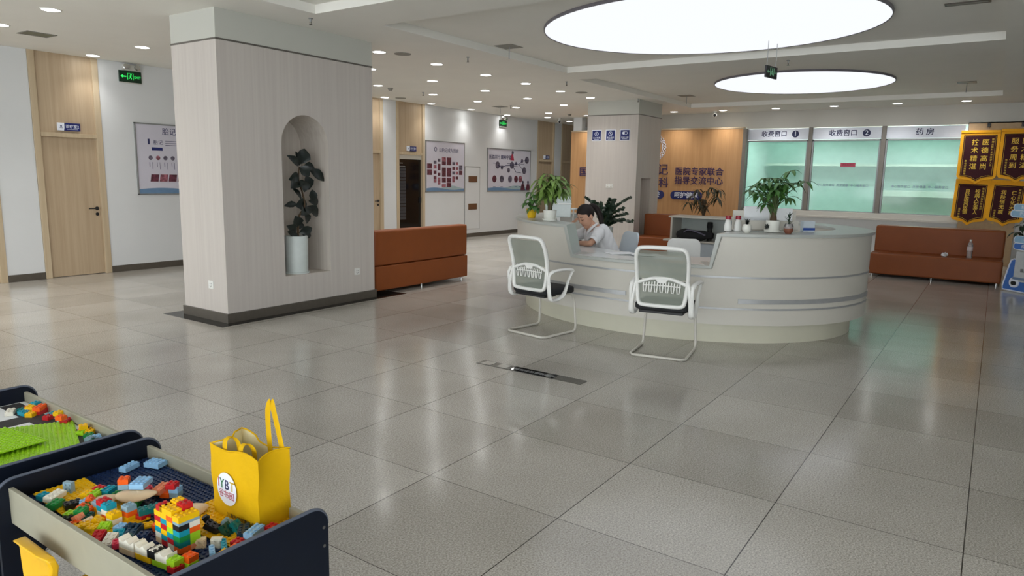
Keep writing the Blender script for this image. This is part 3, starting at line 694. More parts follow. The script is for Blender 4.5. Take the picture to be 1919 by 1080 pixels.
for s in (-1, 1):
    MB().box(s * .041 - .039, s * .041 + .039, -.043, .043, 0, .009).build('switch_plate', M['white_plastic'], t, bevel=.003)
    for v in (-.018, .018): MB().box(s * .041 - .02, s * .041 + .02, v - .012, v + .012, .009, .012).build('rocker', M['white_lac'], t, bevel=.002)
def socket(mw, label):
    t = thing('wall_socket', label, 'power socket', mw, 'white wall sockets')
    MB().box(-.043, .043, -.043, .043, 0, .008).build('socket_plate', M['white_plastic'], t, bevel=.003)
    m = MB()
    for u, v in ((-.011, .012), (.011, .012), (-.013, -.014), (.013, -.014), (0, -.022)): m.box(u - .0025, u + .0025, v - .007, v + .007, .008, .0086)
    m.build('socket_slot', M['black'], t)
socket(facing_hall(4.2695, 6.85, .385), 'white wall socket on the narrow left side of the broad column')
socket(Matrix(((1, 0, 0, 6.097), (0, 0, -1, 6.5665), (0, 1, 0, .368), (0, 0, 0, 1))), 'white wall socket low on the broad column face, right of the niche')
# service-window header signs
def header(ya, yb, z0, z1, txt, num, label, size, sp=0):
    t = thing('window_sign', label, 'sign board', facing_hall(17.06, (ya + yb) / 2, (z0 + z1) / 2), 'header signs above the service windows'); w = (ya - yb) / 2; h = (z1 - z0) / 2
    MB().box(-w, w, -h, h, -.03, 0).build('sign_panel', M['sign_white'], t, bevel=.003)
    m = MB(); letters(m, txt, -.07 if num else 0, .0, size, .001, .012)
    m.build('sign_lettering', M['navy_letter'], t)
    if num:
        m = MB().prism(circle(.078, 24, .40, 0), .0, .003); m.build('number_disc', M['navy_letter'], t)
        m = MB(); letters(m, num, .40, .0, .14, .004, .01); m.build('number', M['sign_white'], t)
header(5.02, 3.64, 2.535, 2.79, '收费窗口', '1', 'white header sign for cashier window 1, beside the oak partition', .145)
header(3.555, 2.165, 2.535, 2.785, '收费窗口', '2', 'white header sign for cashier window 2, middle of three', .145)
header(2.075, .66, 2.535, 2.78, '药 房', None, 'white pharmacy header sign beside the pennants', .15)
t = thing('glass_notice', 'small red notice stuck on the middle service window', 'notice sign', facing_hall(17.092, 2.78, 1.978))
MB().box(-.15, .15, -.045, .045, 0, .004).build('red_plate', M['red_print'], t, bevel=.001)
m = MB(); letters(m, '请在此排队', 0, 0, .05, .0045, .003); m.build('notice_lettering', mat('dark_red_print', (120, 30, 50), .5), t)
# pennants
def pennant(yc, zt, w, h, label, cols, side, tilt=0, off=0):
    t = thing('pennant', label, 'pennant', facing_hall(16.885 - off, yc, zt) @ Matrix.Rotation(tilt, 4, 'Z'), 'award pennants on the tan board')
    def shape(e, top=0): return [(-w / 2 + e, -top), (w / 2 - e, -top), (w / 2 - e, -h + .17 + e * .2), (w / 2 - .04 - e, -h + .12 + e), (.09, -h + .09 + e), (0, -h + .02 + e * 1.1), (-.09, -h + .09 + e), (-w / 2 + .04 + e, -h + .12 + e), (-w / 2 + e, -h + .17 + e * .2)][::-1]
    m = MB().prism([(u, v) for u, v in shape(0)], 0, .014); m.box(-w / 2, w / 2, -.03, .02, 0, .03)
    m.build('fringe_border', M['fringe'], t, bevel=.004)
    MB().prism(shape(.055, .075), .014, .02).build('velvet_panel', M['banner'], t)
    m = MB(); q = [(u, v, .021) for u, v in shape(.075, .095)]; m.tube(q, .0025, 4, closed=True)
    for k, cl in enumerate(cols):
        n = len(cl)
        for i, ch in enumerate(cl): letters(m, ch, .085 - k * .17 + .012, -.22 - i * (h - .42) / n, .125 if n < 5 else .09, .0205, .008)
    for k, (c2, u) in enumerate(((side[0], w / 2 - .115), (side[1], -w / 2 + .13))):
        for i, ch in enumerate(c2): letters(m, ch, u, -.16 - i * .05 - (.42 if k else 0), .042, .0205)
    m.build('gold_lettering', M['gold'], t)
E2 = '敬赠皮肤科全体医护人员'; E3 = '患者家属敬赠'
pennant(.385, 2.64, .66, 1.05, 'upper left maroon pennant with bright gold characters and orange fringe', ['医德高尚', '技术精湛'], (E2, E3), .0, .045)
pennant(-.26, 2.66, .62, 1.04, 'upper right maroon pennant, cut by the picture edge', ['医术精湛', '服务周到'], (E2, E3), .0, .045)
pennant(.41, 1.68, .60, .92, 'lower left maroon pennant with two columns of small gold characters', ['视病人如亲人', '良好医风医德'], (E2[:9], E3), -.03)
pennant(-.19, 1.67, .60, .90, 'lower right maroon pennant with characters, behind the blue arrow signs', ['仁心化无疾', '润肤悄无痕'], (E2[:9], E3), -.04)
for y in (.27, -.02):
    t = thing('bulldog_clip', '%s black clip gripping the top of the tan board' % ('left' if y > .1 else 'right'), 'clip', facing_hall(16.89, y if y > .1 else -.28, 2.755), 'black clips on the tan board')
    MB().box(-.028, .028, -.035, .048, 0, .018).build('clip_jaw', M['black'], t, bevel=.005)
    MB().tube([(-.016, .0, .02), (-.012, -.06, .026), (.012, -.06, .026), (.016, .0, .02)], .003, 6).build('clip_wire', M['chrome'], t)
# cut-out signpost at the right edge
t = thing('signpost_board', 'cutout signpost with pale blue arrow boards at the right edge', 'sign stand', facing_hall(12.88, -.39, 0) @ Matrix.Rotation(radians(-45), 4, 'Y'))
MB().prism([(-.235, .02), (.5, .02), (.5, .5), (-.10, .5), (-.15, .47), (-.245, .08)], -.03, 0).build('base_cutout', M['cut_blue'], t, bevel=.006)
m = MB().tube([(u, v, .0) for u, v in ((-.235, .02), (.5, .02), (.5, .5), (-.10, .5), (-.15, .47), (-.245, .08))], .012, 6, closed=True); m.build('white_outline', M['sign_white'], t)
MB().box(-.06, .5, .17, .62, .0, .02).build('grey_panel', mat('pale_grey_panel', (202, 206, 208), .4), t, bevel=.005)
m = MB().prism([(u - .04, v + .15) for u, v in rounded(.16, .15, .07, 6)], .0, .022); m.build('wheel_patch', M['sign_white'], t)
m = MB().prism([(u - .04, v + .14) for u, v in rounded(.09, .06, .028, 6)], .022, .026); m.build('wheel_mark', M['black'], t)
MB().box(-.06, .42, .20, .235, .02, .03).build('blue_bar', mat('steel_blue_bar', (120, 140, 170), .4), t)
m = MB(); letters(m, '健康', .1, .34, .06, .021, .004); m.build('panel_lettering', M['black'], t)
MB().box(.1, .16, .5, 1.42, -.03, -.005).build('post', M['sign_white'], t, bevel=.004)
def arrow(v, u0, wd, h, mt, txt, nm):
    MB().prism([(u + u0 + wd / 2, q + v) for u, q in rounded(wd, h, h * .45, 6)], -.004, .03).build(nm, M[mt], t)
    MB().tube([(u + u0 + wd / 2, q + v, .03) for u, q in rounded(wd, h, h * .45, 6)], .006, 5, closed=True).build('white_edge', M['sign_white'], t)
    m = MB(); letters(m, txt, u0 + wd / 2, v, h * .62, .031, .006); m.build('arrow_lettering', M['sign_white'], t)
arrow(1.18, -.23, .60, .10, 'cut_sky', '更好的医疗', 'arrow_board'); arrow(1.275, -.19, .56, .10, 'cut_sky', '精细化服务', 'arrow_board'); arrow(1.37, -.02, .40, .09, 'cut_sky', '微整', 'arrow_board')
arrow(.70, -.11, .50, .10, 'cut_blue', '皮肤美容', 'arrow_board'); arrow(.80, -.115, .5, .11, 'cut_sky', '+ UI 科', 'arrow_board')

# ================================================================== RECEPTION DESK
DC, DA, DAB, DB, DTH = (8.218, 3.152), 1.769, 1.45, 2.12, -.067
def ring(ph, s, z):
    """point of the desk outline: ph 0 at the front (-X), 90 deg at the right end (-Y); s scales toward the middle"""
    c, n = cos(ph), sin(ph); a = DA if c > 0 else DAB
    x, y = -a * c * s, -DB * n * s
    return (DC[0] + cos(DTH) * x - sin(DTH) * y, DC[1] + sin(DTH) * x + cos(DTH) * y, z)
def ang(p):
    x, y = p[0] - DC[0], p[1] - DC[1]; u, v = cos(DTH) * x + sin(DTH) * y, -sin(DTH) * x + cos(DTH) * y
    return atan2(-v / DB, -u / DA)
PH0, PH1 = radians(-112), radians(143)
LT, LB_, RB_, RT = ang((6.49, 3.832)), ang((6.44, 3.716)), ang((6.644, 2.223)), ang((6.526, 2.065))
def span(a, b, step=radians(3)):
    n = max(1, int(abs(b - a) / step)); return [a + (b - a) * i / n for i in range(n + 1)]
def sweep(m, secs):
    """joins cross-sections (lists of points) one after another, closing both ends"""
    k = len(secs[0]); vs = [p for s_ in secs for p in s_]; fs = []
    for i in range(len(secs) - 1):
        for j in range(k):
            fs.append((i * k + j, i * k + (j + 1) % k, (i + 1) * k + (j + 1) % k, (i + 1) * k + j))
    fs += [tuple(reversed(range(k))), tuple(range((len(secs) - 1) * k, len(secs) * k))]
    return m.add(vs, fs)
def band(m, a, b, s0, s1, z0, z1):
    return sweep(m, [[ring(p, s1, z0), ring(p, s1, z1), ring(p, s0, z1), ring(p, s0, z0)] for p in span(a, b)])
desk = thing('reception_desk', 'large white oval reception desk with a lowered front section', 'reception desk', at(0, 0))
S_IN = .84
def skew(ph):
    """the ends of the raised parts run straight back, so the inner edge is turned a little"""
    k = radians(8.3)
    if ph <= LT: return -k * max(0, 1 - (LT - ph) / radians(40))
    if ph >= RT: return k * max(0, 1 - (ph - RT) / radians(40))
    return -k + 2 * k * (ph - LT) / (RT - LT)
prof = [(p, 1.063) for p in span(PH0, LT)] + [(p, .75) for p in span(LB_, RB_)] + [(p, 1.063) for p in span(RT, PH1)]
m = MB(); sweep(m, [[ring(p, 1.0, .202), ring(p, 1.0, z), ring(p + skew(p), S_IN, z), ring(p + skew(p), S_IN, .202)] for p, z in prof])
m.build('front_panel', M['white_lac'], desk, smooth=35)
e1, e2 = .021, .012
low = [(p, 1.063) for p in span(PH0, LT)] + [(p, .75) for p in span(LB_, RB_)] + [(p, 1.063) for p in span(RT, PH1)]
inb = span(LB_ + e2, RB_ - e2); n_in = len(span(LB_, RB_))
inb = [LB_ + e2 + (RB_ - LB_ - 2 * e2) * i / (n_in - 1) for i in range(n_in)]
lt = span(PH0, LT); rt = span(RT, PH1)
hi = [(p, 1.093) for p in lt[:-1]] + [(LT + e1, 1.093)] + [(p, .78) for p in inb] + [(RT - e1, 1.093)] + [(p, 1.093) for p in rt[1:]]
m = MB(); sweep(m, [[ring(p, 1.013, z), ring(q, 1.013, z2), ring(q + skew(q), S_IN - .012, z2), ring(p + skew(p), S_IN - .012, z)] for (p, z), (q, z2) in zip(low, hi)])
m.build('counter_top', M['counter_top'], desk, smooth=35, bevel=.003)
band(MB(), PH0 + .02, PH1 - .02, .56, S_IN - .002, .745, .772).build('worktop', M['worktop'], desk, smooth=35)
m = MB(); band(m, LB_ + .03, RB_ - .03, S_IN - .03, .985, .7805, .7825); m.build('glass_cover', M['worktop'], desk, smooth=35)
band(MB(), PH0 + .02, PH1 - .02, .84, .936, .0, .21).build('plinth', M['cream_lac'], desk, smooth=35)
for z in (.672, .363): band(MB(), PH0, PH1, .99, 1.0025, z - .009, z + .009).build('groove_strip', M['silver'], desk, smooth=35)
band(MB(), radians(37.5), PH1, .99, 1.004, .418, .462).build('wide_band', M['silver'], desk, smooth=35)
band(MB(), PH0, radians(7), .99, 1.004, .418, .462).build('wide_band', M['silver'], desk, smooth=35)
def ontop(p, s): q = ring(p, s, 0); return q[0], q[1]

# low cabinet behind the desk, with the bag
t = thing('back_cabinet', 'low white open cabinet behind the desk holding a black bag', 'cabinet', at(11.2, 3.55))
MB().box(-.25, .25, -.98, .86, .975, 1.003).build('cabinet_top', M['white_lac'], t, bevel=.004)
MB().box(-.25, .25, -.98, .94, .585, .612).build('shelf', M['white_lac'], t, bevel=.004)
for y in (.80, -.98): MB().box(-.22, .2, y, y + .03, .612, .975).build('side_panel', M['white_lac'], t)
MB().box(.2, .225, -.98, .86, 0, .975).build('back_panel', M['pot_bluewhite'], t)
MB().box(-.22, .2, -.95, .83, 0, .585).build('cupboard', M['pale_plastic'], t, bevel=.004)
def bag_shape():
    m = MB(); secs = []
    for i in range(15):
        f = i / 14; y = .31 - .62 * f; r = (.05 + .06 * min(1, sin(pi * min(max(f * 1.15, .05), .95)) * 1.6)); zc = .085 + .012 * sin(f * 9)
        secs.append([(cos(2 * pi * j / 14) * r * 1.05, y + .01 * sin(j * 2 + i), max(0, zc + sin(2 * pi * j / 14) * r * (.85 + .1 * sin(j * 3 + i * 1.7)))) for j in range(14)])
    return sweep(m, secs)
t = thing('duffel_bag', 'crumpled black duffel bag lying on the cabinet shelf', 'bag', at(11.05, 3.98, .613))
bag_shape().build('bag_body', M['black_fabric'], t, smooth=60, sub=1)
MB().tube(spline([(-.09, .2, .09), (-.1, .1, .17), (-.085, -.05, .15), (-.09, -.2, .1)], 6), .012, 6, flat=.4).build('strap', mat('grey_strap', (96, 92, 110), .7), t, smooth=60)
t = thing('black_tumbler', 'black ribbed tumbler standing behind the black duffel bag', 'bottle', at(11.22, 3.80, .613))
MB().lathe([(.04, 0), (.042, .2), (.0, .2)], 18).build('tumbler_body', M['black'], t, smooth=40)
MB().lathe([(.046, .2), (.05, .23), (.046, .27), (.042, .3), (0, .3)], 18).build('tumbler_lid', M['black_fabric'], t, smooth=40)
t = thing('glass_vase', 'small glass vase on the cabinet shelf beside the black bag', 'vase', at(11.05, 3.45, .613))
MB().lathe([(.05, 0), (.055, .12), (.05, .2), (.046, .2), (.05, .12), (.045, .01), (0, .01)], 18).build('vase_glass', M['bottle'], t, smooth=40)
m = MB(); rr = random.Random(5)
for k in range(14): a = rr.uniform(0, 6.28); m.leaf((0, 0, .16), (.07 * cos(a), .07 * sin(a), .2 + rr.uniform(0, .06)), .03, (0, 0, 1), .1)
m.build('sprig', M['leaf_light'], t)

# things on the counter
def ceramic_pot(t, r0, r1, h, mt, saucer=True, soil=True):
    MB().lathe([(r0 * .9, 0), (r0, .01), (r1, h), (r1 * .9, h), (r1 * .86, h - .03), (0, h - .03)], 24).build('pot', mt, t, smooth=40)
    if soil: MB().lathe([(r1 * .86, h - .032), (r1 * .5, h - .022), (0, h - .02)], 16).build('soil', M['soil'], t, smooth=60)
    if saucer: MB().lathe([(r0 * .9, -.0), (r0 * 1.25, .004), (r0 * 1.32, .026), (r0 * 1.22, .026), (r0 * 1.1, .01), (0, .01)], 24).build('saucer', mt, t, smooth=40)
def palmate(m, c, n, L, w, rnd, tilt=.5, droop=.35):
    a0 = rnd.uniform(0, 6.28)
    for k in range(n):
        a = a0 + 2 * pi * k / n + rnd.uniform(-.15, .15); l = L * rnd.uniform(.8, 1.1); dz = rnd.uniform(-tilt, tilt * .3)
        m.leaf(c, (c[0] + l * cos(a) * cos(dz), c[1] + l * sin(a) * cos(dz), c[2] + l * sin(dz)), w, (0, 0, 1), droop)
RGT = (cos(YAW), -sin(YAW)); FWD = (sin(YAW), cos(YAW))
def lat(u, z, d=0.0): return (RGT[0] * u + FWD[0] * d, RGT[1] * u + FWD[1] * d, z)
def branch_plant(name, label, cat, x, y, z, centers, n, L, w, leafmat, pot, seed, stem_r=.008, stemmat='green_stem', tilt=.5, droop=.35, z0=.1, group=None):
    t = thing(name, label, cat, at(x, y, z), group); pot(t); rnd = random.Random(seed); ms = MB(); ml = MB()
    for c in centers:
        c = lat(*c)
        b = (rnd.uniform(-.02, .02), rnd.uniform(-.02, .02), z0)
        mid = (c[0] * .35 + rnd.uniform(-.02, .02), c[1] * .35, z0 + (c[2] - z0) * .6)
        ms.tube(spline([b, mid, c], 5), [stem_r * (1 - .6 * i / 10) for i in range(11)], 6); palmate(ml, c, n, L, w, rnd, tilt, droop)
    ms.build('stem', M[stemmat], t, smooth=60); ml.build('foliage', leafmat, t, smooth=60); return t
px = 1 / 187.0
def pot_main(t):
    ceramic_pot(t, .062, .068, .12, M['pot_white'])
    m = MB(); rr = random.Random(2)
    for k in range(7): a = k * .9; m.leaf((-.058, .038, .055), (-.060 + .012 * cos(a), .04 + .028 * cos(a), .06 + .03 * sin(a)), .016, (-1, .3, 0))
    m.build('leaf_motif', M['leaf_dark'], t); MB().lathe([(.03, .1), (.034, .13), (.024, .19), (.02, .2), (0, .2)], 12).build('trunk', M['stem'], t, smooth=40)
cs = [((x - 595) / 6.355 * px, (880 - y) / 6.355 * px, d) for x, y, d in ((480, 545, -.05), (730, 470, -.04), (560, 330, .03), (650, 250, .05), (420, 310, .0), (370, 420, -.06), (770, 160, .04), (935, 285, .02), (520, 250, .1),
      (690, 310, -.08), (590, 420, -.1), (480, 420, -.1), (340, 400, .06), (860, 310, .1), (640, 340, .0), (450, 330, .12), (560, 480, .1), (720, 380, .12))]
cs += [((x - 595) / 6.355 * px, (880 - y) / 6.355 * px, d) for x, y, d in ((400, 360, .1), (540, 380, -.12), (610, 300, -.1), (660, 430, .1), (500, 300, -.06), (440, 460, .06), (730, 330, .05), (580, 260, 0))]
branch_plant('money_tree', 'bushy green money tree in a white pot on the right side of the counter', 'potted plant', 7.19, 1.80, 1.0935, cs, 6, .125, .042, M['leaf'], pot_main, 11, .007, z0=.17)
t = thing('succulent', 'tiny succulent in a round white pot on the counter, left of the money tree', 'potted plant', at(6.90, 1.97, 1.0935))
MB().lathe([(.02, 0), (.044, .03), (.045, .055), (.034, .085), (.03, .085), (.03, .07), (0, .07)], 20).build('pot', M['pot_white'], t, smooth=40)
m = MB(); rr = random.Random(1)
for k in range(16): a = k * 2.4; m.leaf((0, 0, .075), (.035 * cos(a), .035 * sin(a), .10 + .02 * (k % 3)), .018, (0, 0, 1))
m.build('rosette', M['leaf_dark'], t)
t = thing('cactus', 'small spiky succulent in a glass and clay pot, right of the money tree', 'potted plant', at(7.17, 1.645, 1.0935))
MB().lathe([(.028, 0), (.042, .02), (.044, .05), (.04, .062), (0, .06)], 20).build('pot', M['terracotta'], t, smooth=40)
MB().lathe([(.0445, .05), (.046, .07), (.036, .095), (.033, .095), (.04, .07), (0, .062)], 20).build('glass_rim', M['bottle'], t, smooth=40)
m = MB()
for k in range(22): a = k * 2.4; r_ = .012 + .016 * (k % 3); z_ = .07 + .006 * k; m.leaf((0, 0, z_ * .8), (r_ * 1.3 * cos(a), r_ * 1.3 * sin(a), z_ + .02), .013, (0, 0, 1))
m.build('spiky_leaves', M['leaf_zz'], t)
for k, (x, y, lb) in enumerate(((7.01, 2.19, 'left of two white lotion bottles with red caps behind the succulent'), (7.09, 2.115, 'right of two white lotion bottles with red caps, touching the white rack'))):
    t = thing('pump_bottle', lb, 'bottle', at(x, y, 1.0935), 'white bottles with red caps')
    MB().lathe([(.036, 0), (.038, .01), (.036, .06), (.022, .115), (.02, .118), (0, .118)], 18).build('bottle_body', M['white_plastic'], t, smooth=40)
    MB().lathe([(.027, .118), (.028, .125), (.026, .155), (0, .157)], 18).build('bottle_cap', mat('crimson_cap', (150, 24, 46), .4), t, smooth=40)
t = thing('brochure_rack', 'white tiered brochure rack standing behind the money tree', 'brochure rack', facing_hall(7.37, 1.91, 1.0935) @ Matrix.Rotation(radians(36), 4, 'Y'))
MB().box(-.32, .32, .0, .105, .0, .03).build('front_tier', M['white_lac'], t, bevel=.003)
MB().box(-.325, .325, .0, .20, -.09, -.06).build('rear_tier', M['white_lac'], t, bevel=.003)
MB().box(-.32, .32, 0, .012, -.09, .03).build('rack_base', M['white_lac'], t)
m = MB().box(-.22, .04, .1, .245, -.055, -.04).box(.12, .28, .1, .23, -.055, -.045).box(-.3, -.02, .04, .135, .0, .0); m.build('brochure', M['paper'], t)
t = thing('tissue_box', 'pale blue-white box beside the brochure rack on the counter', 'box', at(7.53, 1.545, 1.0935, -.9))
MB().box(-.06, .06, -.035, .035, 0, .11).build('carton', M['pale_plastic'], t, bevel=.003)
MB().box(-.062, .062, -.036, -.0355, .02, .045).build('blue_label', M['blue_print'], t)
# left end of the counter
def pot_left(t): ceramic_pot(t, .066, .078, .125, M['pot_white']); MB().lathe([(.03, .09), (.026, .2), (.018, .3), (0, .3)], 10).build('trunk', M['stem'], t, smooth=40)
pl = 1 / 172.0
cs = [((x - 545) / 9.39 * pl, (985 - y) / 9.39 * pl, d) for x, y, d in ((430, 250, .0), (560, 180, .05), (640, 230, -.05), (700, 330, .03), (780, 260, .04), (380, 330, .06), (500, 330, -.06), (500, 470, -.1), (720, 480, -.06),
      (420, 480, .02), (620, 300, .1), (480, 130, .1), (760, 450, .08), (560, 420, .1), (350, 230, -.02), (820, 330, .02), (680, 160, .06), (450, 380, -.1))]
cs += [((x - 545) / 9.39 * pl, (985 - y) / 9.39 * pl, d) for x, y, d in ((460, 400, .06), (560, 500, .1), (640, 420, -.08), (690, 400, .1), (400, 420, -.08), (590, 250, -.1), (740, 380, -.05), (480, 540, .04))]
branch_plant('money_tree', 'tall leafy money tree in a white pot at the left end of the counter', 'potted plant', 6.93, 4.24, 1.0935, cs, 6, .15, .048, M['leaf_light'], pot_left, 5, .007, z0=.12, droop=.45)
def pot_yel(t): ceramic_pot(t, .05, .066, .11, M['yellow_pot'], False)
cs = [((x - 230) / 9.39 * pl, (930 - y) / 9.39 * pl, d) for x, y, d in ((200, 430, .0), (270, 470, .03), (180, 560, -.03), (250, 600, -.05), (310, 580, .03), (130, 640, .0), (290, 690, -.06), (220, 720, -.08), (330, 740, -.02))]
branch_plant('pothos', 'dark trailing plant in a yellow pot at the far left of the counter', 'potted plant', 7.25, 4.70, 1.0935, cs, 5, .085, .05, M['leaf'], pot_yel, 9, .005, z0=.1, droop=.6)
t = thing('monitor', 'white desktop monitor seen from behind, left of the seated woman', 'monitor', at(7.50, 4.47, .7725, .55))
MB().box(-.02, .02, -.16, .16, .33, .60).build('screen_shell', M['pot_bluewhite'], t, bevel=.01)
MB().box(-.028, -.018, -.165, .165, .49, .505).build('shell_ridge', M['white_plastic'], t, bevel=.003)
MB().box(-.01, .035, -.03, .03, .02, .40).build('stand', M['white_plastic'], t, bevel=.006); MB().box(-.09, .1, -.12, .12, 0, .02).build('stand_base', M['white_plastic'], t, bevel=.006)
t = thing('desk_lamp', 'slim white desk lamp between the monitor and the seated woman', 'desk lamp', at(7.64, 4.33, .7725))
MB().lathe([(.05, 0), (.05, .012), (.012, .02), (.010, .42), (0, .42)], 14).build('lamp_stem', M['white_plastic'], t, smooth=40)
MB().box(-.05, .05, -.035, .035, .42, .445).build('lamp_head', M['white_plastic'], t, bevel=.01)
t = tag(MB().box(-.105, .105, -.15, .15, 0, .004).build('paper_sheet', M['paper'], None, world=at(6.95, 3.33, .7832, .9)), 'white paper lying on the lowered counter before the woman', 'paper', 'papers on the counter')
tag(MB().box(-.105, .105, -.15, .15, 0, .003).build('paper_sheet', M['paper'], None, world=at(7.02, 3.06, .7832, .35)), 'white paper lying on the lowered counter beside the pen', 'paper', 'papers on the counter')
tag(MB().box(-.105, .105, -.15, .15, 0, .003).build('paper_sheet', M['paper'], None, world=at(6.90, 2.74, .7832, .1)), 'white paper seen through the mesh back of the right chair', 'paper', 'papers on the counter')
t = thing('pen', 'dark pen on the papers of the lowered counter', 'pen', at(7.06, 3.08, .7913, 1.2))
MB().tube([(-.06, 0, 0), (.06, 0, 0)], .0045, 8).build('barrel', M['black'], t); MB().tube([(.06, 0, 0), (.075, 0, 0)], [.0045, .001], 8).build('tip', M['chrome'], t)

# ================================================================== CHAIRS
def mesh_chair(mw, label):
    t = thing('mesh_chair', label, 'chair', mw, 'white mesh visitor chairs'); R = .0125
    side = []
    for s in (1, -1):
        q = [(-.02, .215 * s, .415), (.17, .22 * s, .415), (.225, .225 * s, .395), (.245, .235 * s, .33), (.262, .25 * s, .08), (.255, .25 * s, .03), (.215, .25 * s, .0135), (-.21, .25 * s, .0135), (-.25, .225 * s, .0135)]
        side.append(q if s > 0 else q[::-1])
    MB().tube(side[0] + side[1], R, 10).build('sled_base', M['white_lac'], t, smooth=60)
    m = MB(); w, d = .245, .25
    pts = [(x - .0, y) for x, y in rounded(.49, .49, .08, 6)]
    lay = [(.93, .425), (1.0, .44), (1.0, .475), (.97, .49), (.85, .497)]
    sweepv = [[(x * k + .03, y * k, z - .010 * (x > .15)) for x, y in pts] for k, z in lay]
    n = len(pts); vs = [p for l_ in sweepv for p in l_]; fs = [(i * n + j, i * n + (j + 1) % n, (i + 1) * n + (j + 1) % n, (i + 1) * n + j) for i in range(len(lay) - 1) for j in range(n)]
    m.add(vs, fs + [tuple(reversed(range(n))), tuple(range((len(lay) - 1) * n, len(lay) * n))]); m.build('seat', M['black_fabric'], t, smooth=50)
    MB().box(-.19, .2, -.2, .2, .40, .427).build('seat_pan', M['black'], t, bevel=.006)
    bx = lambda z: -.205 - (z - .46) * .14 + .05 * sin(pi * min(1, max(0, (z - .46) / .54)))     # lean and curve of the back
    outer = [(y, z) for y, z in rounded(.465, .305, .07, 6)]
    def hw(z): return .235 if z > .7 else .235 - .008 * sin(pi * (z - .46) / .24)
    def P(y, z): return (bx(z), y, z)
    m = MB()
    loop = [(-.185, .482), (-.10, .474), (.10, .474), (.185, .482), (.208, .52), (.218, .60), (.228, .72), (.232, .85), (.228, .93), (.205, .985), (.15, 1.0), (0, 1.004), (-.15, 1.0), (-.205, .985), (-.228, .93), (-.232, .85), (-.228, .72), (-.218, .60), (-.208, .52)]
    m.tube(spline([P(y, z) for y, z in loop], 4, closed=True), .025, 8, closed=True, flat=.75, up=(1, 0, 0))
    m.tube(spline([P(-.222, .672), P(-.1, .715), P(0, .724), P(.1, .715), P(.222, .672)], 5), .021, 8, flat=.8, up=(1, 0, 0))
    m.prism([(-.06, .72), (.06, .72), (.03, .682), (-.03, .682)], -.008, .008, lambda u, v, w_: (bx(v) + w_ - .012, u, v))
    for s in (-1, 1): m.tube(spline([P(.222 * s, .72), (bx(.6) - .01, .25 * s, .6), (-.20, .262 * s, .47), (-.17, .258 * s, .405)], 5), .019, 8, flat=.8)
    m.build('back_frame', M['white_plastic'], t, smooth=60)
    def net(poly):
        return MB().add([P(y, z) for y, z in poly], [tuple(range(len(poly)))])
    g = []
    mm = MB(); zs = [.715 + .26 * i / 8 for i in range(9)]
    mm.add([P(y, z) for z in zs for y in (-.215, .215)], [(2 * i, 2 * i + 1, 2 * i + 3, 2 * i + 2) for i in range(8)])
    mm.build('upper_net', M['mesh'], t, smooth=60)
    mm = MB(); zs = [.485 + .22 * i / 8 for i in range(9)]
    mm.add([P(y * (.195 + .02 * (z - .485) / .22), z) for z in zs for y in (-1, 1)], [(2 * i, 2 * i + 1, 2 * i + 3, 2 * i + 2) for i in range(8)])
    mm.build('lower_net', M['mesh'], t, smooth=60)
    m = MB()
    for k in range(7):
        y = -.15 + k * .05; z1 = .70 - .02 * abs(k - 3) / 3; q = [(bx(.67) - .012, y - .013, z1), (bx(.64) - .024, y - .013, .64), (bx(.60) - .02, y - .008, .597), (bx(.60) - .02, y + .008, .597), (bx(.64) - .024, y + .013, .64), (bx(.67) - .012, y + .013, z1)]
        m.tube(q, .0058, 5)
    m.tube([(bx(.65) - .016, -.17, .655), (bx(.65) - .02, 0, .662), (bx(.65) - .016, .17, .655)], .006, 5)
    m.build('lumbar_ribs', M['white_plastic'], t, smooth=60)
    for s in (-1, 1):
        Y = .275 * s
        q = spline([(-.215, Y, .625), (-.15, Y, .672), (.0, Y + .012 * s, .682), (.12, Y + .014 * s, .672), (.125, Y + .01 * s, .64), (.085, Y, .56), (.062, Y, .50), (.02, Y - .004 * s, .425), (-.06, Y - .006 * s, .385), (-.15, Y - .006 * s, .385), (-.195, Y - .004 * s, .43), (-.205, Y, .53)], 5, closed=True)
        rad = [.016 + .012 * max(0, 1 - abs((p.z - .40)) / .12) + .009 * (p.z > .655) for p in q]
        MB().tube(q, rad, 8, closed=True, flat=.62, up=(0, 1, 0)).build('armrest', M['white_plastic'], t, smooth=60)
    return t
ch = mesh_chair(at(6.045, 3.77, 0, radians(-9)), 'white mesh-back visitor chair at the left of the desk front')
clone(ch, at(6.02, 2.41, 0, radians(10)), 'white mesh-back visitor chair at the middle of the desk front, right of the other')
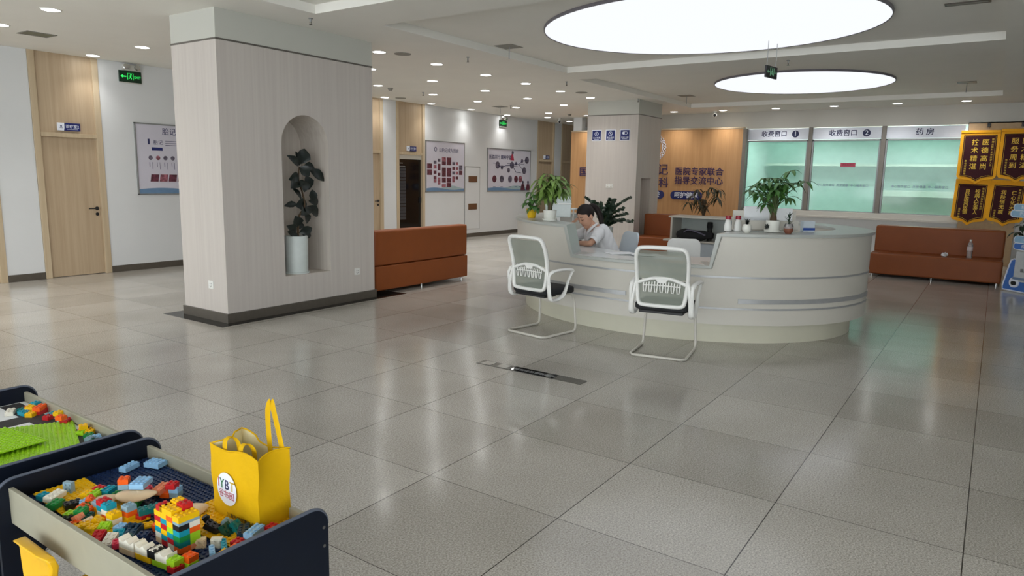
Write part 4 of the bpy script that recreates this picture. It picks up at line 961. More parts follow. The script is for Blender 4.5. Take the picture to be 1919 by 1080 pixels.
def shell_chair(mw, label, w, z0, z1, mt, round_=.10):
    t = thing('desk_chair', label, 'chair', mw, 'white office chairs inside the desk')
    m = MB(); pts = [(y, z + (z0 + z1) / 2) for y, z in rounded(w, z1 - z0, round_, 6)]
    m.prism(pts, -.012, .012, lambda u, v, w_: (-.2 - (v - z0) * .22 + w_ + .25 * u * u, u, v)); m.build('back_shell', mt, t, smooth=40, bevel=.004)
    m = MB().prism(rounded(.46, .46, .09, 6), .43, .48); m.build('seat', M['pale_plastic'], t, bevel=.012)
    MB().lathe([(.03, .08), (.028, .43), (0, .43)], 14).build('gas_column', M['chrome'], t, smooth=40)
    m = MB()
    for k in range(5): a = 2 * pi * k / 5; m.tube([(0, 0, .1), (.28 * cos(a), .28 * sin(a), .06)], [.025, .015], 8)
    m.build('star_base', M['white_plastic'], t, smooth=60)
    m = MB()
    for k in range(5): a = 2 * pi * k / 5; m.ball((.28 * cos(a), .28 * sin(a), .03), .03, n=10, m=6)
    m.build('caster', M['black'], t, smooth=60)
    MB().tube([(-.02, 0, .42), (-.2, 0, .44), (-.22, 0, z0 + .05)], .018, 8).build('back_bar', M['white_plastic'], t, smooth=60)
    for s in (-1, 1): MB().tube(spline([(-.2, .25 * s, .62), (-.05, .29 * s, .66), (.14, .28 * s, .65), (.1, .26 * s, .5), (.0, .24 * s, .45)], 5), .014, 8).build('armrest', M['pale_plastic'], t, smooth=60)
    return t
shell_chair(at(8.08, 3.02, 0, radians(205)), 'white office chair inside the desk, behind the right visitor chair', .40, .52, .87, M['white_plastic'], .07)
shell_chair(at(8.52, 2.40, 0, radians(300)), 'white office chair inside the desk turned sideways near the black bag', .42, .50, .92, M['white_plastic'], .09)

# ================================================================== SOFAS
def sofa(mw, L, label, seam=True):
    """bench sofa: x along the length 0..L, seat front at y 0, back at y .78"""
    t = thing('sofa', label, 'sofa', mw, 'tan leather bench sofas')
    MB().box(0, L, 0, .62, .045, .40).build('seat', M['leather'], t, bevel=.025, segs=3)
    MB().box(0.001, L - .001, .60, .77, .38, .85).build('backrest', M['leather'], t, bevel=.03, segs=3)
    MB().box(.0, L, .61, .778, .045, .375).build('back_skirt', M['leather'], t, bevel=.015, segs=2)
    for k in range(3):
        for y in (.07, .70):
            MB().lathe([(.022, 0), (.022, .02), (.016, .022), (.016, .05), (0, .05)], 12, (.06 + (L - .12) * k / 2, y, 0)).build('leg', M['chrome'], t, smooth=40)
    return t
sofa(at(8.47, 7.43, 0, pi), 1.96, 'tan leather sofa with its back to the camera, beside the broad column')
sofa(at(13.43, 1.72, 0, -pi / 2), 1.92, 'tan leather sofa facing the desk, holding the water bottle')
sofa(at(15.0, -.14, 0, pi / 2), 1.86, 'tan leather sofa standing back to back with the water bottle sofa')
sofa(at(13.43, 6.205, 0, -pi / 2), 1.90, 'tan leather sofa against the rear column behind the desk')
sofa(at(15.0, 4.20, 0, pi / 2), 1.92, 'tan leather sofa back to back behind the rear column sofa, before the oak partition')
t = thing('water_bottle', 'clear plastic water bottle standing on the right sofa', 'bottle', at(13.72, .27, .4005))
MB().lathe([(.04, 0), (.042, .02), (.038, .05), (.042, .08), (.04, .19), (.042, .2), (.036, .235), (.015, .27), (.015, .275), (0, .275)], 18).build('bottle_body', M['bottle'], t, smooth=40)
MB().lathe([(.018, .275), (.018, .305), (0, .306)], 14).build('bottle_cap', M['white_plastic'], t, smooth=40); MB().lathe([(.0425, .125), (.0425, .185), (.0, .185)], 18).build('label_band', mat('pale_bottle_label', (220, 206, 206), .5), t, smooth=40)
m = MB(); rr = random.Random(4); m.ball((0, 0, .03), .06, .05, .032, 10, 7); m.v = [(x * rr.uniform(.7, 1.3), y * rr.uniform(.7, 1.3), max(0, z * rr.uniform(.6, 1.4))) for x, y, z in m.v]
tag(m.build('crumpled_tissue', M['paper'], None, world=at(13.66, .62, .4005)), 'crumpled white tissue on the right sofa beside the bottle', 'tissue')

# floor plate before the chairs
t = thing('floor_plate', 'long steel trunking plate set in the floor before the chairs', 'floor plate', at(4.70, 2.98, 0, 0))
MB().box(-.062, .062, -.46, .56, .0005, .004).build('plate', M['steel'], t, bevel=.001)
for y0, y1 in ((.42, .52), (.26, .36)): MB().box(-.05, .05, y0, y1, .004, .0055).build('floor_socket_lid', M['chrome'], t, bevel=.001)
MB().box(-.055, .055, -.2, .22, .004, .005).build('dark_insert', M['black_glass'], t)
m = MB(); m2 = MB(); letters(m2, '地面插座请勿踩踏', 0, 0, .05, .0052); m.add([(-v, u, w) for u, v, w in m2.v], m2.f); m.build('plate_lettering', M['alu'], t)

# ================================================================== FLOOR PLANTS
t = thing('rubber_plant', 'dark leaved rubber plant in a white cylinder pot inside the column niche', 'potted plant', at(5.292, 6.715, .4205))
MB().lathe([(.122, 0), (.128, .015), (.134, .43), (.126, .44), (.117, .44), (.112, .40), (0, .40)], 28).build('pot', M['pot_bluewhite'], t, smooth=40)
MB().lathe([(.138, .0), (.142, .018), (.13, .02), (0, .02)], 28).build('saucer', M['pot_bluewhite'], t, smooth=40)
MB().lathe([(.112, .401), (.05, .41), (0, .412)], 16).build('soil', M['soil'], t, smooth=60)
K = 1 / (2.842 * 176.0); f_ = lambda x, y, d=0: ((x - 222) * K * 1.12, d, (945 - y) * K)
MB().tube(spline([f_(235, 735), f_(243, 620, .0), f_(275, 555, -.02), f_(272, 480), f_(253, 400, .01), f_(256, 325)], 6), [.013 - .0002 * i for i in range(31)], 8).build('stem', M['stem'], t, smooth=60)
rr = random.Random(8); m = MB()
for bx_, by, tx, ty, w in ((245, 322, 155, 258, 36), (262, 310, 292, 215, 62), (262, 320, 248, 232, 26), (275, 325, 342, 328, 42), (310, 340, 390, 402, 46), (250, 325, 295, 375, 48), (245, 372, 170, 397, 42), (240, 405, 168, 445, 48),
        (255, 400, 250, 468, 58), (295, 375, 310, 456, 50), (200, 445, 252, 515, 26), (330, 520, 328, 453, 40), (313, 525, 386, 525, 42), (235, 540, 163, 548, 28), (300, 540, 230, 548, 52), (305, 555, 376, 614, 48), (275, 570, 226, 600, 40),
        (285, 595, 305, 658, 46), (300, 560, 268, 597, 40), (230, 672, 210, 604, 52), (220, 705, 153, 658, 42), (200, 712, 145, 692, 32), (235, 710, 306, 678, 40), (255, 712, 325, 730, 34), (225, 715, 178, 722, 34), (240, 690, 262, 640, 40)):
    d = rr.uniform(-.10, .04); m.leaf(f_(bx_, by, d * .3), f_(tx, ty, d), w * K * 1.4, (rr.uniform(-.3, .3), -1, rr.uniform(-.1, .5)), .05, .18)
m.build('foliage', M['leaf_dark'], t, smooth=60)
def frond_plant(name, label, x, y, pot_h, r, fronds, leafmat, L, w, seed):
    t = thing(name, label, 'potted plant', at(x, y))
    MB().lathe([(r * .72, 0), (r * .74, .02), (r, pot_h), (r * .93, pot_h), (r * .9, pot_h - .04), (0, pot_h - .04)], 24).build('pot', M['pot_bluewhite'], t, smooth=40)
    MB().lathe([(r * .9, pot_h - .042), (0, pot_h - .03)], 16).build('soil', M['soil'], t)
    ms, ml = MB(), MB(); rnd = random.Random(seed)
    for u, z, d in fronds:
        tip = lat(u, z, d); b = (rnd.uniform(-.05, .05), rnd.uniform(-.05, .05), pot_h - .04); q = spline([b, (tip[0] * .45, tip[1] * .45, pot_h + (z - pot_h) * .62 + .02), tip], 8)
        ms.tube(q, [.011 - .0005 * i for i in range(len(q))], 6)
        for i in range(4, len(q)):
            p = q[i]; tn = (q[i] - q[i - 1]).normalized(); sd = tn.cross(Vector((0, 0, 1)));
            sd = sd.normalized() if sd.length > .05 else Vector((1, 0, 0))
            for s in (-1, 1):
                l = L * (1.1 - .45 * i / len(q)) * rnd.uniform(.85, 1.1); e = p + sd * (s * l * .8) + tn * (l * .55) + Vector((0, 0, rnd.uniform(-.02, .03)))
                ml.leaf(p, e, w, (-.82 + rnd.uniform(-.3, .3), -.56, .5), .15)
    ms.build('stalk', M['green_stem'], t, smooth=60); ml.build('foliage', leafmat, t, smooth=60); return t
frond_plant('zz_plant', 'dark green feathery plant in a tall white pot behind the seated woman', 11.4, 5.84, .715, .19,
            [(.47, 1.24, .0), (-.30, 1.22, .1), (-.20, 1.16, -.2), (.50, .83, -.1), (.42, .95, .1), (.12, 1.10, -.2), (.2, 1.18, .2), (-.05, 1.12, .2), (.3, 1.05, -.2), (.05, .98, -.3), (-.12, 1.0, -.1), (.3, .86, -.3), (.1, 1.2, 0)], M['leaf_zz'], .125, .062, 3)
def pot_tree(t): MB().lathe([(.14, 0), (.2, .42), (.18, .42), (.16, .36), (0, .36)], 20).build('pot', M['pot_white'], t, smooth=40); MB().tube(spline([(0, 0, .34), (.02, .0, .9), (-.01, .02, 1.25)], 6), .016, 8).build('trunk', M['stem'], t, smooth=60)
cs = [(u, z, d) for u, z, d in ((-.20, 1.30, .0), (-.10, 1.42, .1), (.02, 1.40, -.1), (.14, 1.45, .0), (.26, 1.42, .05), (.18, 1.30, -.1), (-.05, 1.15, .0), (.03, 1.10, .1), (-.26, 1.18, .05), (.24, 1.26, 0), (.0, 1.25, .1), (-.14, 1.24, -.1))]
branch_plant('potted_tree', 'thin drooping olive tree standing before the oak partition', 'potted plant', 12.1, 4.23, 0, cs, 6, .15, .042, M['leaf_olive'], pot_tree, 21, .008, 'stem', .7, .7, .95)
cs = [(u, z, d) for u, z, d in ((-.30, .98, 0), (-.18, 1.02, .05), (-.05, .96, .0), (-.10, 1.12, .05), (.06, 1.1, 0), (-.35, .88, .02), (-.15, .86, .0), (.1, .9, 0), (.2, 1.05, 0))]
branch_plant('potted_shrub', 'dark leafy shrub behind the blue arrow signpost', 'potted plant', 13.42, -.62, 0, cs, 6, .15, .05, M['leaf_zz'], lambda t: MB().lathe([(.12, 0), (.16, .4), (.14, .4), (.13, .35), (0, .35)], 20).build('pot', M['pot_white'], t, smooth=40), 31, .008, 'stem', .6, .5, .35)

# ================================================================== PERSON
def skin_mesh(joints, edges, root=0, sub=2):
    me = bpy.data.meshes.new('skin'); names = list(joints); idx = {n: i for i, n in enumerate(names)}
    me.from_pydata([joints[n][0] for n in names], [(idx[a], idx[b]) for a, b in edges], [])
    o = bpy.data.objects.new('skin', me); COL.objects.link(o)
    md = o.modifiers.new('skin', 'SKIN'); md.use_smooth_shade = True
    for i, n in enumerate(names):
        r = joints[n][1]; sv = me.skin_vertices[0].data[i]; sv.radius = r if isinstance(r, tuple) else (r, r); sv.use_root = (i == root)
    o.modifiers.new('sub', 'SUBSURF').levels = sub
    return o
def bake(o, *mods):
    bpy.context.view_layer.update()
    me = bpy.data.meshes.new_from_object(o.evaluated_get(bpy.context.evaluated_depsgraph_get()))
    old = o.data; bpy.data.objects.remove(o); bpy.data.meshes.remove(old); return me
def fuse(meshes, voxel, smooth_it=4):
    vs, fs = [], []
    for me in meshes:
        k = len(vs); vs += [tuple(v.co) for v in me.vertices]; fs += [tuple(i + k for i in p.vertices) for p in me.polygons]
    me = bpy.data.meshes.new('fused'); me.from_pydata(vs, [], fs)
    o = bpy.data.objects.new('fused', me); COL.objects.link(o)
    r = o.modifiers.new('remesh', 'REMESH'); r.mode = 'VOXEL'; r.voxel_size = voxel; r.use_smooth_shade = True
    s = o.modifiers.new('smooth', 'SMOOTH'); s.factor = .5; s.iterations = smooth_it
    me = bake(o)
    bm = bmesh.new(); bm.from_mesh(me); todo = set(bm.verts); best = []
    while todo:                                   # keep the one connected body
        seed = todo.pop(); comp = [seed]; st = [seed]
        while st:
            for e in st.pop().link_edges:
                for w in e.verts:
                    if w in todo: todo.remove(w); comp.append(w); st.append(w)
        if len(comp) > len(best): best = comp
    keep = set(best); bmesh.ops.delete(bm, geom=[v for v in bm.verts if v not in keep], context='VERTS'); bm.to_mesh(me); bm.free()
    return me
def place(me, name, mt, parent):
    me.materials.clear(); me.materials.append(mt); me.polygons.foreach_set('use_smooth', [True] * len(me.polygons))
    o = bpy.data.objects.new(name, me); COL.objects.link(o); o.parent = parent; return o
HP = at(7.86, 3.96, 0, atan2(.62, -.78))
woman = thing('person', 'seated woman in a white short-sleeved coat, head bowed on her hand', 'person', HP)
J = {'hip': ((0, 0, .53), (.13, .17)), 'waist': ((.045, 0, .70), (.10, .135)), 'chest': ((.12, 0, .85), (.105, .15)), 'top': ((.18, 0, .95), (.075, .13)), 'neck': ((.225, 0, 1.01), .058), 'neck2': ((.275, 0, 1.085), .056), 'neck3': ((.285, 0, 1.10), .05)}
def chain(pts): return bake(skin_mesh({str(k): p for k, p in enumerate(pts)}, [(str(k), str(k + 1)) for k in range(len(pts) - 1)]))
limbs = [chain(list(J.values()))]
for s, arm in ((1, [((.165, .02, .93), .07), ((.175, .165, .945), .055), ((.265, .232, .872), .046), ((.345, .275, .812), .039), ((.38, .16, .806), .036), ((.415, .035, .80), .025), ((.418, .02, .80), .022)]),
               (-1, [((.165, -.02, .93), .07), ((.175, -.165, .945), .055), ((.30, -.205, .875), .046), ((.415, -.235, .815), .039), ((.428, -.18, .91), .035), ((.435, -.125, 1.0), .025), ((.434, -.12, 1.012), .022)])):
    limbs.append(chain(arm))
    limbs.append(chain([((.0, .07 * s, .55), .10), ((.06, .09 * s, .545), .088), ((.25, .098 * s, .55), .072), ((.42, .10 * s, .53), .058), ((.425, .10 * s, .40), .052), ((.40, .10 * s, .10), .036), ((.40, .10 * s, .06), .034)]))
    limbs.append(chain([((.385, .10 * s, .06), .036), ((.46, .10 * s, .045), .034), ((.53, .10 * s, .035), .028)]))
def hand(wrist, fwd, nrm, curl, side):
    """palm and five fingers grown from the wrist; fwd along the palm, nrm out of the back of the hand"""
    f = Vector(fwd).normalized(); n = Vector(nrm); n = (n - f * n.dot(f)).normalized(); sd = f.cross(n) * side; w = Vector(wrist); out = []
    JJ = {'w': (w, (.016, .024)), 'p': (w + f * .045, (.013, .034)), 'k': (w + f * .082, (.011, .036))}
    out.append(bake(skin_mesh({k: (tuple(v[0]), v[1]) for k, v in JJ.items()}, [('w', 'p'), ('p', 'k')])))
    for i, (off, L) in enumerate(((.028, .068), (.010, .076), (-.009, .071), (-.026, .055))):
        b = w + f * .075 + sd * off; a = 0; pts = [b]
        for k, seg in enumerate((.45, .32, .23)):
            a += curl * (.6 + .25 * k); d = f * cos(a) - n * sin(a); pts.append(pts[-1] + d * (L * seg) + sd * (off * .06))
        out.append(bake(skin_mesh({str(k): (tuple(p), .0085 - .0008 * k) for k, p in enumerate(pts)}, [(str(k), str(k + 1)) for k in range(3)], sub=1)))
    b = w + f * .02 + sd * .024; d = (f * .75 + sd * .7 - n * .25).normalized(); pts = [b, b + d * .035, b + d * .035 + (f * .95 + sd * .25 - n * .3).normalized() * .03, b + d * .035 + (f * 1.0 - n * .4).normalized() * .052]
    out.append(bake(skin_mesh({str(k): (tuple(p), .0105 - .001 * k) for k, p in enumerate(pts)}, [(str(k), str(k + 1)) for k in range(3)], sub=1)))
    return out
hl = hand((.415, .035, .80), (.35, -1, -.06), (.1, 0, 1), .28, 1)
hr = hand((.435, -.125, 1.0), (-.25, .75, .85), (.9, -.2, .35), .35, -1)
HC = Matrix.Translation((.300, 0, 1.125)) @ Matrix.Rotation(radians(32), 4, 'Y') @ Matrix.Rotation(radians(16), 4, 'Z') @ Matrix.Scale(1.13, 4)
def head():
    m = MB(); m.X = HC
    m.ball((-.012, 0, .022), .098, .076, .098, 24, 16); m.ball((.022, 0, -.045), .068, .058, .078, 20, 14)
    m.ball((.060, 0, -.098), .026, .026, .022, 12, 8)                                     # chin
    m.tube([(.078, 0, .02), (.100, 0, -.022), (.090, 0, -.036)], [.009, .014, .009], 8)      # nose
    m.ball((.080, 0, -.062), .012, .024, .006, 12, 6); m.ball((.078, 0, -.074), .012, .020, .007, 12, 6)   # lips
    for s in (-1, 1):
        m.ball((.082, .030 * s, .022), .012, .022, .007, 10, 6)                               # brow
        m.ball((.040, .034 * s, -.040), .030, .023, .034, 14, 10)                              # cheek
        m.ball((-.010, .076 * s, -.015), .020, .010, .034, 12, 8)                             # ear
        m.ball((.0755, .030 * s, .002), .010, .017, .009, 10, 6)                              # lid
    return m.mesh('head')
place(fuse(limbs + [head()] + hl + hr, .0040, 3), 'body', M['skin'], woman)
# white coat with short sleeves
coat = [chain([((.0, 0, .47), (.20, .25)), ((-.005, 0, .56), (.19, .24)), ((.04, 0, .70), (.15, .20)), ((.112, 0, .85), (.145, .205)), ((.165, 0, .945), (.105, .185)), ((.19, 0, .985), (.085, .13))]),
        chain([((.15, .03, .92), .095), ((.170, .150, .938), .088), ((.222, .20, .90), .080), ((.268, .238, .862), .074), ((.285, .248, .850), .070)]),
        chain([((.15, -.03, .92), .095), ((.170, -.150, .938), .088), ((.24, -.188, .905), .080), ((.312, -.21, .875), .074), ((.33, -.214, .866), .070)])]
cm = MB(); nk = Vector((.222, 0, 1.0))
cme = fuse(coat, .008, 5)
for v in cme.vertices:
    p = v.co; w = .0035 * sin(38 * p.z + 26 * p.y + 4 * sin(21 * p.x)) + .0025 * sin(55 * p.x - 33 * p.z); n_ = Vector((p.x - .1, p.y, 0)); n_ = n_.normalized() if n_.length > .01 else n_; v.co = p + n_ * w
place(cme, 'coat', M['coat'], woman)
m = MB()
for c_, d_ in (((.268, .238, .862), (.077, .037, -.05)), ((.312, -.21, .875), (.103, -.025, -.06))):
    c_, d_ = Vector(c_), Vector(d_).normalized(); a_ = d_.orthogonal().normalized(); b_ = d_.cross(a_); n = 20; prof_ = [(-.02, .052), (.03, .060), (.058, .062), (.058, .057), (.02, .054)]
    m.add([c_ + d_ * t + (a_ * cos(2 * pi * i / n) + b_ * sin(2 * pi * i / n)) * (r * (1 + .05 * sin(3 * i))) for t, r in prof_ for i in range(n)], [(k * n + i, k * n + (i + 1) % n, (k + 1) * n + (i + 1) % n, (k + 1) * n + i) for k in range(4) for i in range(n)])
m.build('sleeve_cuffs', M['coat'], woman, smooth=60)
m = MB()
for s in (-1, 1):
    m.tube(spline([(.165, .0, 1.035), (.178, .055 * s, 1.030), (.235, .066 * s, .995), (.285, .040 * s, .925), (.275, .008 * s, .85)], 6), [.010] * 7 + [.016] * 12 + [.010] * 6, 8, flat=1.9, up=(1, 0, .6))
m.build('coat_collar', M['coat'], woman, smooth=60)
m = MB(); m.prism([(-.035, 1.0), (.035, 1.0), (.004, .87), (-.004, .87)], .0, .01, lambda u, v, w: (.255 + (.98 - v) * .22 + w, u, v - .012)); m.build('undershirt', mat('dark_undershirt', (52, 44, 46), .8), woman)
m = MB()
for s in (-1, 1):
    m.tube(spline([(.03, .09 * s, .545), (.25, .098 * s, .55), (.42, .10 * s, .53), (.425, .10 * s, .42), (.405, .10 * s, .12)], 5), [.098] * 6 + [.085] * 5 + [.074] * 5 + [.06] * 5, 12)
m.build('trousers', M['trousers'], woman, smooth=60)
m = MB()
for s in (-1, 1): m.ball((.47, .10 * s, .045), .105, .047, .045, 14, 8)
m.build('shoes', M['white_plastic'], woman, smooth=60)
# hair: cap, hairline and ponytail
def hair():
    b = MB().ball((-.016, 0, .030), .104, .086, .102, 48, 32); st = lambda t: max(0, min(1, t)) ** 2 * (3 - 2 * max(0, min(1, t)))
    m = MB(); m.X = HC; vs = []
    for x, y, z in b.v:
        f = st((x - .012) / .04) * st((.088 - abs(y) * .55 - z) / .03)            # open forehead and face
        e = st((-.002 - z) / .03) * st((x + .035) / .03)                          # clear of the ears
        k = 1 - .34 * max(f, e) - .10 * st((-.03 - z) / .04); vs.append((-.016 + (x + .016) * k, y * k, .03 + (z - .03) * k))
    m.add(vs, b.f); return m
h = hair().build('hair', M['hair'], woman, smooth=60)
m = MB(); m.X = HC
m.tube(spline([(-.100, 0, .052), (-.135, .004, .055), (-.165, .01, -.0), (-.16, .016, -.09), (-.125, .02, -.175), (-.10, .02, -.235)], 6), [.020 + .012 * sin(pi * i / 30) for i in range(26)] + [.018, .014, .010, .006, .003], 10)
for k in range(0):
    a = -1.1 + 2.2 * k / 11; m.tube(spline([(.045 + .03 * cos(a * .8), .07 * sin(a), .085 - .02 * abs(a)), (-.03, .078 * sin(a), .115 - .045 * abs(a)), (-.1, .02 * sin(a), .058)], 5), [.007] * 8 + [.005] * 3, 5)
m.build('ponytail', M['hair'], woman, smooth=60)
m = MB(); m.X = HC
for s in (-1, 1): m.tube(spline([(.082, .014 * s, .026), (.082, .030 * s, .032), (.070, .047 * s, .024)], 4), .0035, 5)
m.build('eyebrows', M['hair'], woman)
m = MB(); m.X = HC
for s in (-1, 1): m.tube(spline([(.0835, .018 * s, -.003), (.0865, .030 * s, -.006), (.078, .045 * s, -.002)], 4), .0026, 5)
m.build('eyelashes', M['hair'], woman)
m = MB(); m.X = HC; m.tube(spline([(.086, -.018, -.068), (.0915, 0, -.0675), (.086, .018, -.068)], 4), .003, 5); m.build('lips', mat('lip_rose', (168, 92, 88), .5), woman)
m = MB(); wd = (Vector((.415, .035, .80)) - Vector((.345, .275, .812))).normalized(); wp = Vector((.415, .035, .80)) - wd * .03
n1 = wd.cross(Vector((0, 0, 1))).normalized(); n2 = n1.cross(wd)
m.tube([wp + n1 * (.030 * cos(2 * pi * k / 16)) + n2 * (.027 * sin(2 * pi * k / 16)) for k in range(16)], .011, 8, closed=True, flat=.3, up=wd)
m.prism(rounded(.040, .044, .01, 4), .024, .036, lambda u, v, w: tuple(wp + wd * v + n1 * w * .8 + n2 * (u + w * .5)))
m.build('wristwatch', M['black'], woman, smooth=40)
shell_chair(HP @ at(-.06, 0, 0), 'pale blue-grey office chair under the seated woman', .44, .52, .93, M['pale_plastic'], .10)

# ================================================================== PLAY TABLES
ZB = .535
def play_table(y0, y1, label, x0=.827, x1=1.29):
    t = thing('play_table', label, 'play table', at(0, 0), 'navy and white block play tables')
    for a, b, nm in ((x0, x0 + .015, 'n'), (x1 - .015, x1, 'f')): MB().box(a, b, y0 + .016, y1 - .016, .46, .58).build('side_rail', M['rail'], t, bevel=.002)
    MB().box(x0 + .015, x1 - .015, y0 + .016, y1 - .016, ZB - .016, ZB).build('bed_board', M['navy_board'], t)
    xc = (x0 + x1) / 2; hw = .268; r = .06
    def panel():
        top = [(xc + hw - r + r * cos(a), .605 - r + r * sin(a)) for a in [pi / 2 * i / 8 for i in range(9)]] + [(xc - hw + r - r * sin(a), .605 - r + r * cos(a)) for a in [pi / 2 * i / 8 for i in range(9)]]
        foot = [(xc - hw, 0), (xc - hw + .09, 0), (xc - hw + .10, .30), (xc - .1, .37), (xc + .1, .37), (xc + hw - .10, .30), (xc + hw - .09, 0), (xc + hw, 0)]
        return top + foot
    for a in (y0, y1 - .016):
        pm = MB().prism(panel()[::-1], a, a + .016, lambda u, v, w: (u, w, v)); o = pm.build('end_panel', [M['navy_board']], t, bevel=.003, segs=2)
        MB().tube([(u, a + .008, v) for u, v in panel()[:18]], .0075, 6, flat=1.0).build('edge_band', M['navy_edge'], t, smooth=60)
    m = MB()
    for u in (xc - hw + .018, xc + hw - .018):
        for v in (.54, .48):
            for w in (y0 - .0012, y1 + .0012): m.prism(circle(.0052, 10, u, v), w - .001, w + .001, lambda a, b, c: (a, c, b))
    for v, y in ((.53, y0 + .16), (.505, y0 + .13)):
        m.prism(circle(.004, 10, y, v), x0 - .001, x0, lambda a, b, c: (c, a, b)); m.prism(circle(.003, 10, y, v), x1 - .0155, x1 - .0145, lambda a, b, c: (c, a, b))
    m.build('screw', M['screw'], t); return t
play_table(1.573, 2.534, 'nearer navy and white play table covered in toy bricks')
play_table(2.645, 3.60, 'farther navy and white play table holding green baseplates')
U_, BH = .0157, .0165
def studs(m, nx, ny, z, r=.0047, h=.0036, n=8):
    for i in range(nx):
        for j in range(ny):
            cx, cy = (i - (nx - 1) / 2) * U_, (j - (ny - 1) / 2) * U_; o = len(m.v)
            m.v += [(cx + r * cos(2 * pi * k / n), cy + r * sin(2 * pi * k / n), zz) for zz in (z, z + h) for k in range(n)]
            m.f += [(o + k, o + (k + 1) % n, o + n + (k + 1) % n, o + n + k) for k in range(n)] + [tuple(range(o + n, o + 2 * n))]; m.m += [0] * (n + 1)
def baseplate(nx, ny, mt, mw, label):
    m = MB().box(-nx * U_ / 2, nx * U_ / 2, -ny * U_ / 2, ny * U_ / 2, 0, .0035); studs(m, nx, ny, .0035, n=6)
    return tag(m.build('baseplate', M[mt], None, world=mw), label, 'building baseplate', 'studded baseplates')
baseplate(27, 57, 'b_navy', at(1.0585, 2.054, ZB + .0004), 'large dark blue studded baseplate lining the nearer play table')
baseplate(10, 29, 'b_yellow', at(.955, 2.26, ZB + .0085, radians(-2)), 'yellow studded baseplate in the far left of the nearer table')
baseplate(13, 24, 'b_yellow', at(1.165, 1.80, ZB + .0085, radians(4)), 'yellow studded baseplate under the yellow tote bag')
MB_T = ZB + .0004
t = thing('play_mat', 'black and white road play mat lining the farther table', 'play mat', at(0, 0))
MB().box(.845, 1.272, 2.664, 3.58, ZB + .0002, ZB + .002).build('mat_sheet', M['paper'], t)
m = MB()
for a, b, c, d in ((1.17, 1.25, 2.67, 3.57), (.86, 1.17, 3.26, 3.36), (1.08, 1.14, 2.67, 3.2)): m.box(a, b, c, d, ZB + .002, ZB + .003)
m.build('road_print', M['road'], t)
baseplate(17, 28, 'b_lime', at(1.085, 2.965, ZB + .010, radians(-20)) @ Matrix.Rotation(radians(2.5), 4, 'Y'), 'lowest and largest lime green baseplate on the farther table')
baseplate(15, 18, 'b_lime', at(.965, 3.03, ZB + .032, radians(9)) @ Matrix.Rotation(radians(3), 4, 'Y'), 'small lime green baseplate lying on top of the larger one')
baseplate(16, 20, 'b_lime', at(.97, 2.80, ZB + .0035, radians(-2)), 'lime green baseplate peeking out at the nearest edge of the farther table')
_br = {}
def brick(nx, ny, c, x, y, z, label, rz=0, rx=0, ry=0, hs=1.0, group=None):
    key = (nx, ny, c, hs)
    if key not in _br:
        m = MB(); h = BH * hs; e = .0003; m.box(-nx * U_ / 2 + e, nx * U_ / 2 - e, -ny * U_ / 2 + e, ny * U_ / 2 - e, 0, h); studs(m, nx, ny, h)
        me = m.mesh('toy_brick'); me.materials.append(M['b_' + c]); _br[key] = me
    o = bpy.data.objects.new('toy_brick', _br[key]); COL.objects.link(o)
    o.matrix_world = at(x, y, ZB + .004 + z, radians(rz)) @ Euler((radians(rx), radians(ry), 0)).to_matrix().to_4x4()
    return tag(o, label, 'toy brick', group or 'toy bricks on the play tables')
S0 = .0045      # resting on the studs of the blue plate
Y0 = .0125      # resting on a yellow plate
LV = lambda k: S0 + k * BH
# --- tall tower
TX, TY = .966, 1.765
rows_ = [('orange', 'peach'), ('petrol', 'lime'), ('green', 'lime'), ('teal', 'orange'), ('black', 'white')]
rn = ['bottom', 'second', 'third', 'fourth', 'fifth']
for k, (a, b) in enumerate(rows_):
    brick(2, 2, a, TX + U_, TY + U_, LV(k), '%s block, %s row of the tall tower, left of the front face' % (a, rn[k])); brick(2, 2, b, TX + 3 * U_, TY + U_, LV(k), '%s block, %s row of the tall tower, right of the front face' % (b, rn[k]))
brick(4, 2, 'greyblue', TX + 2 * U_, TY + U_, LV(5), 'grey-blue flat block under the yellow cap of the tall tower', hs=.5)
brick(4, 2, 'yellow', TX + 2 * U_, TY + U_, LV(5.5), 'long yellow block capping the front of the tall tower')
side = [[('white', 'red', 'cream'), ('red', 'teal', 'white'), ('teal', 'yellow', 'teal'), ('lime', 'red', 'yellow'), ('yellow', 'teal', 'red'), ('orange', 'yellow', 'yellow')]][0]
for k, cl in enumerate(side):
    for i, c in enumerate(cl): brick(2, 2, c, TX + U_, TY + (3.1 + 2 * i) * U_, LV(k), '%s block in the %s row of the tower side wall, %s from the front' % (c, ['bottom', 'second', 'third', 'fourth', 'fifth', 'top'][k], ORD[i]))
brick(2, 4, 'yellow', TX + 1.0 * U_, TY + 4.2 * U_, LV(6), 'long yellow block lying along the top of the tower side wall'); brick(2, 2, 'red', TX + 3.0 * U_, TY + 3.0 * U_, LV(6.5), 'red block on the tower top, nearer the tote bag')
brick(2, 2, 'red', TX + 1.0 * U_, TY + 6.4 * U_, LV(6), 'red block on the tower top, farther from the tote bag'); brick(2, 2, 'yellow', TX + 3.0 * U_, TY + 5.0 * U_, LV(6.5), 'yellow block at the back of the tower top between two red ones')
brick(2, 4, 'orange', TX + 3.0 * U_, TY + 4.2 * U_, LV(5.5), 'orange block bridging the back of the tower top')
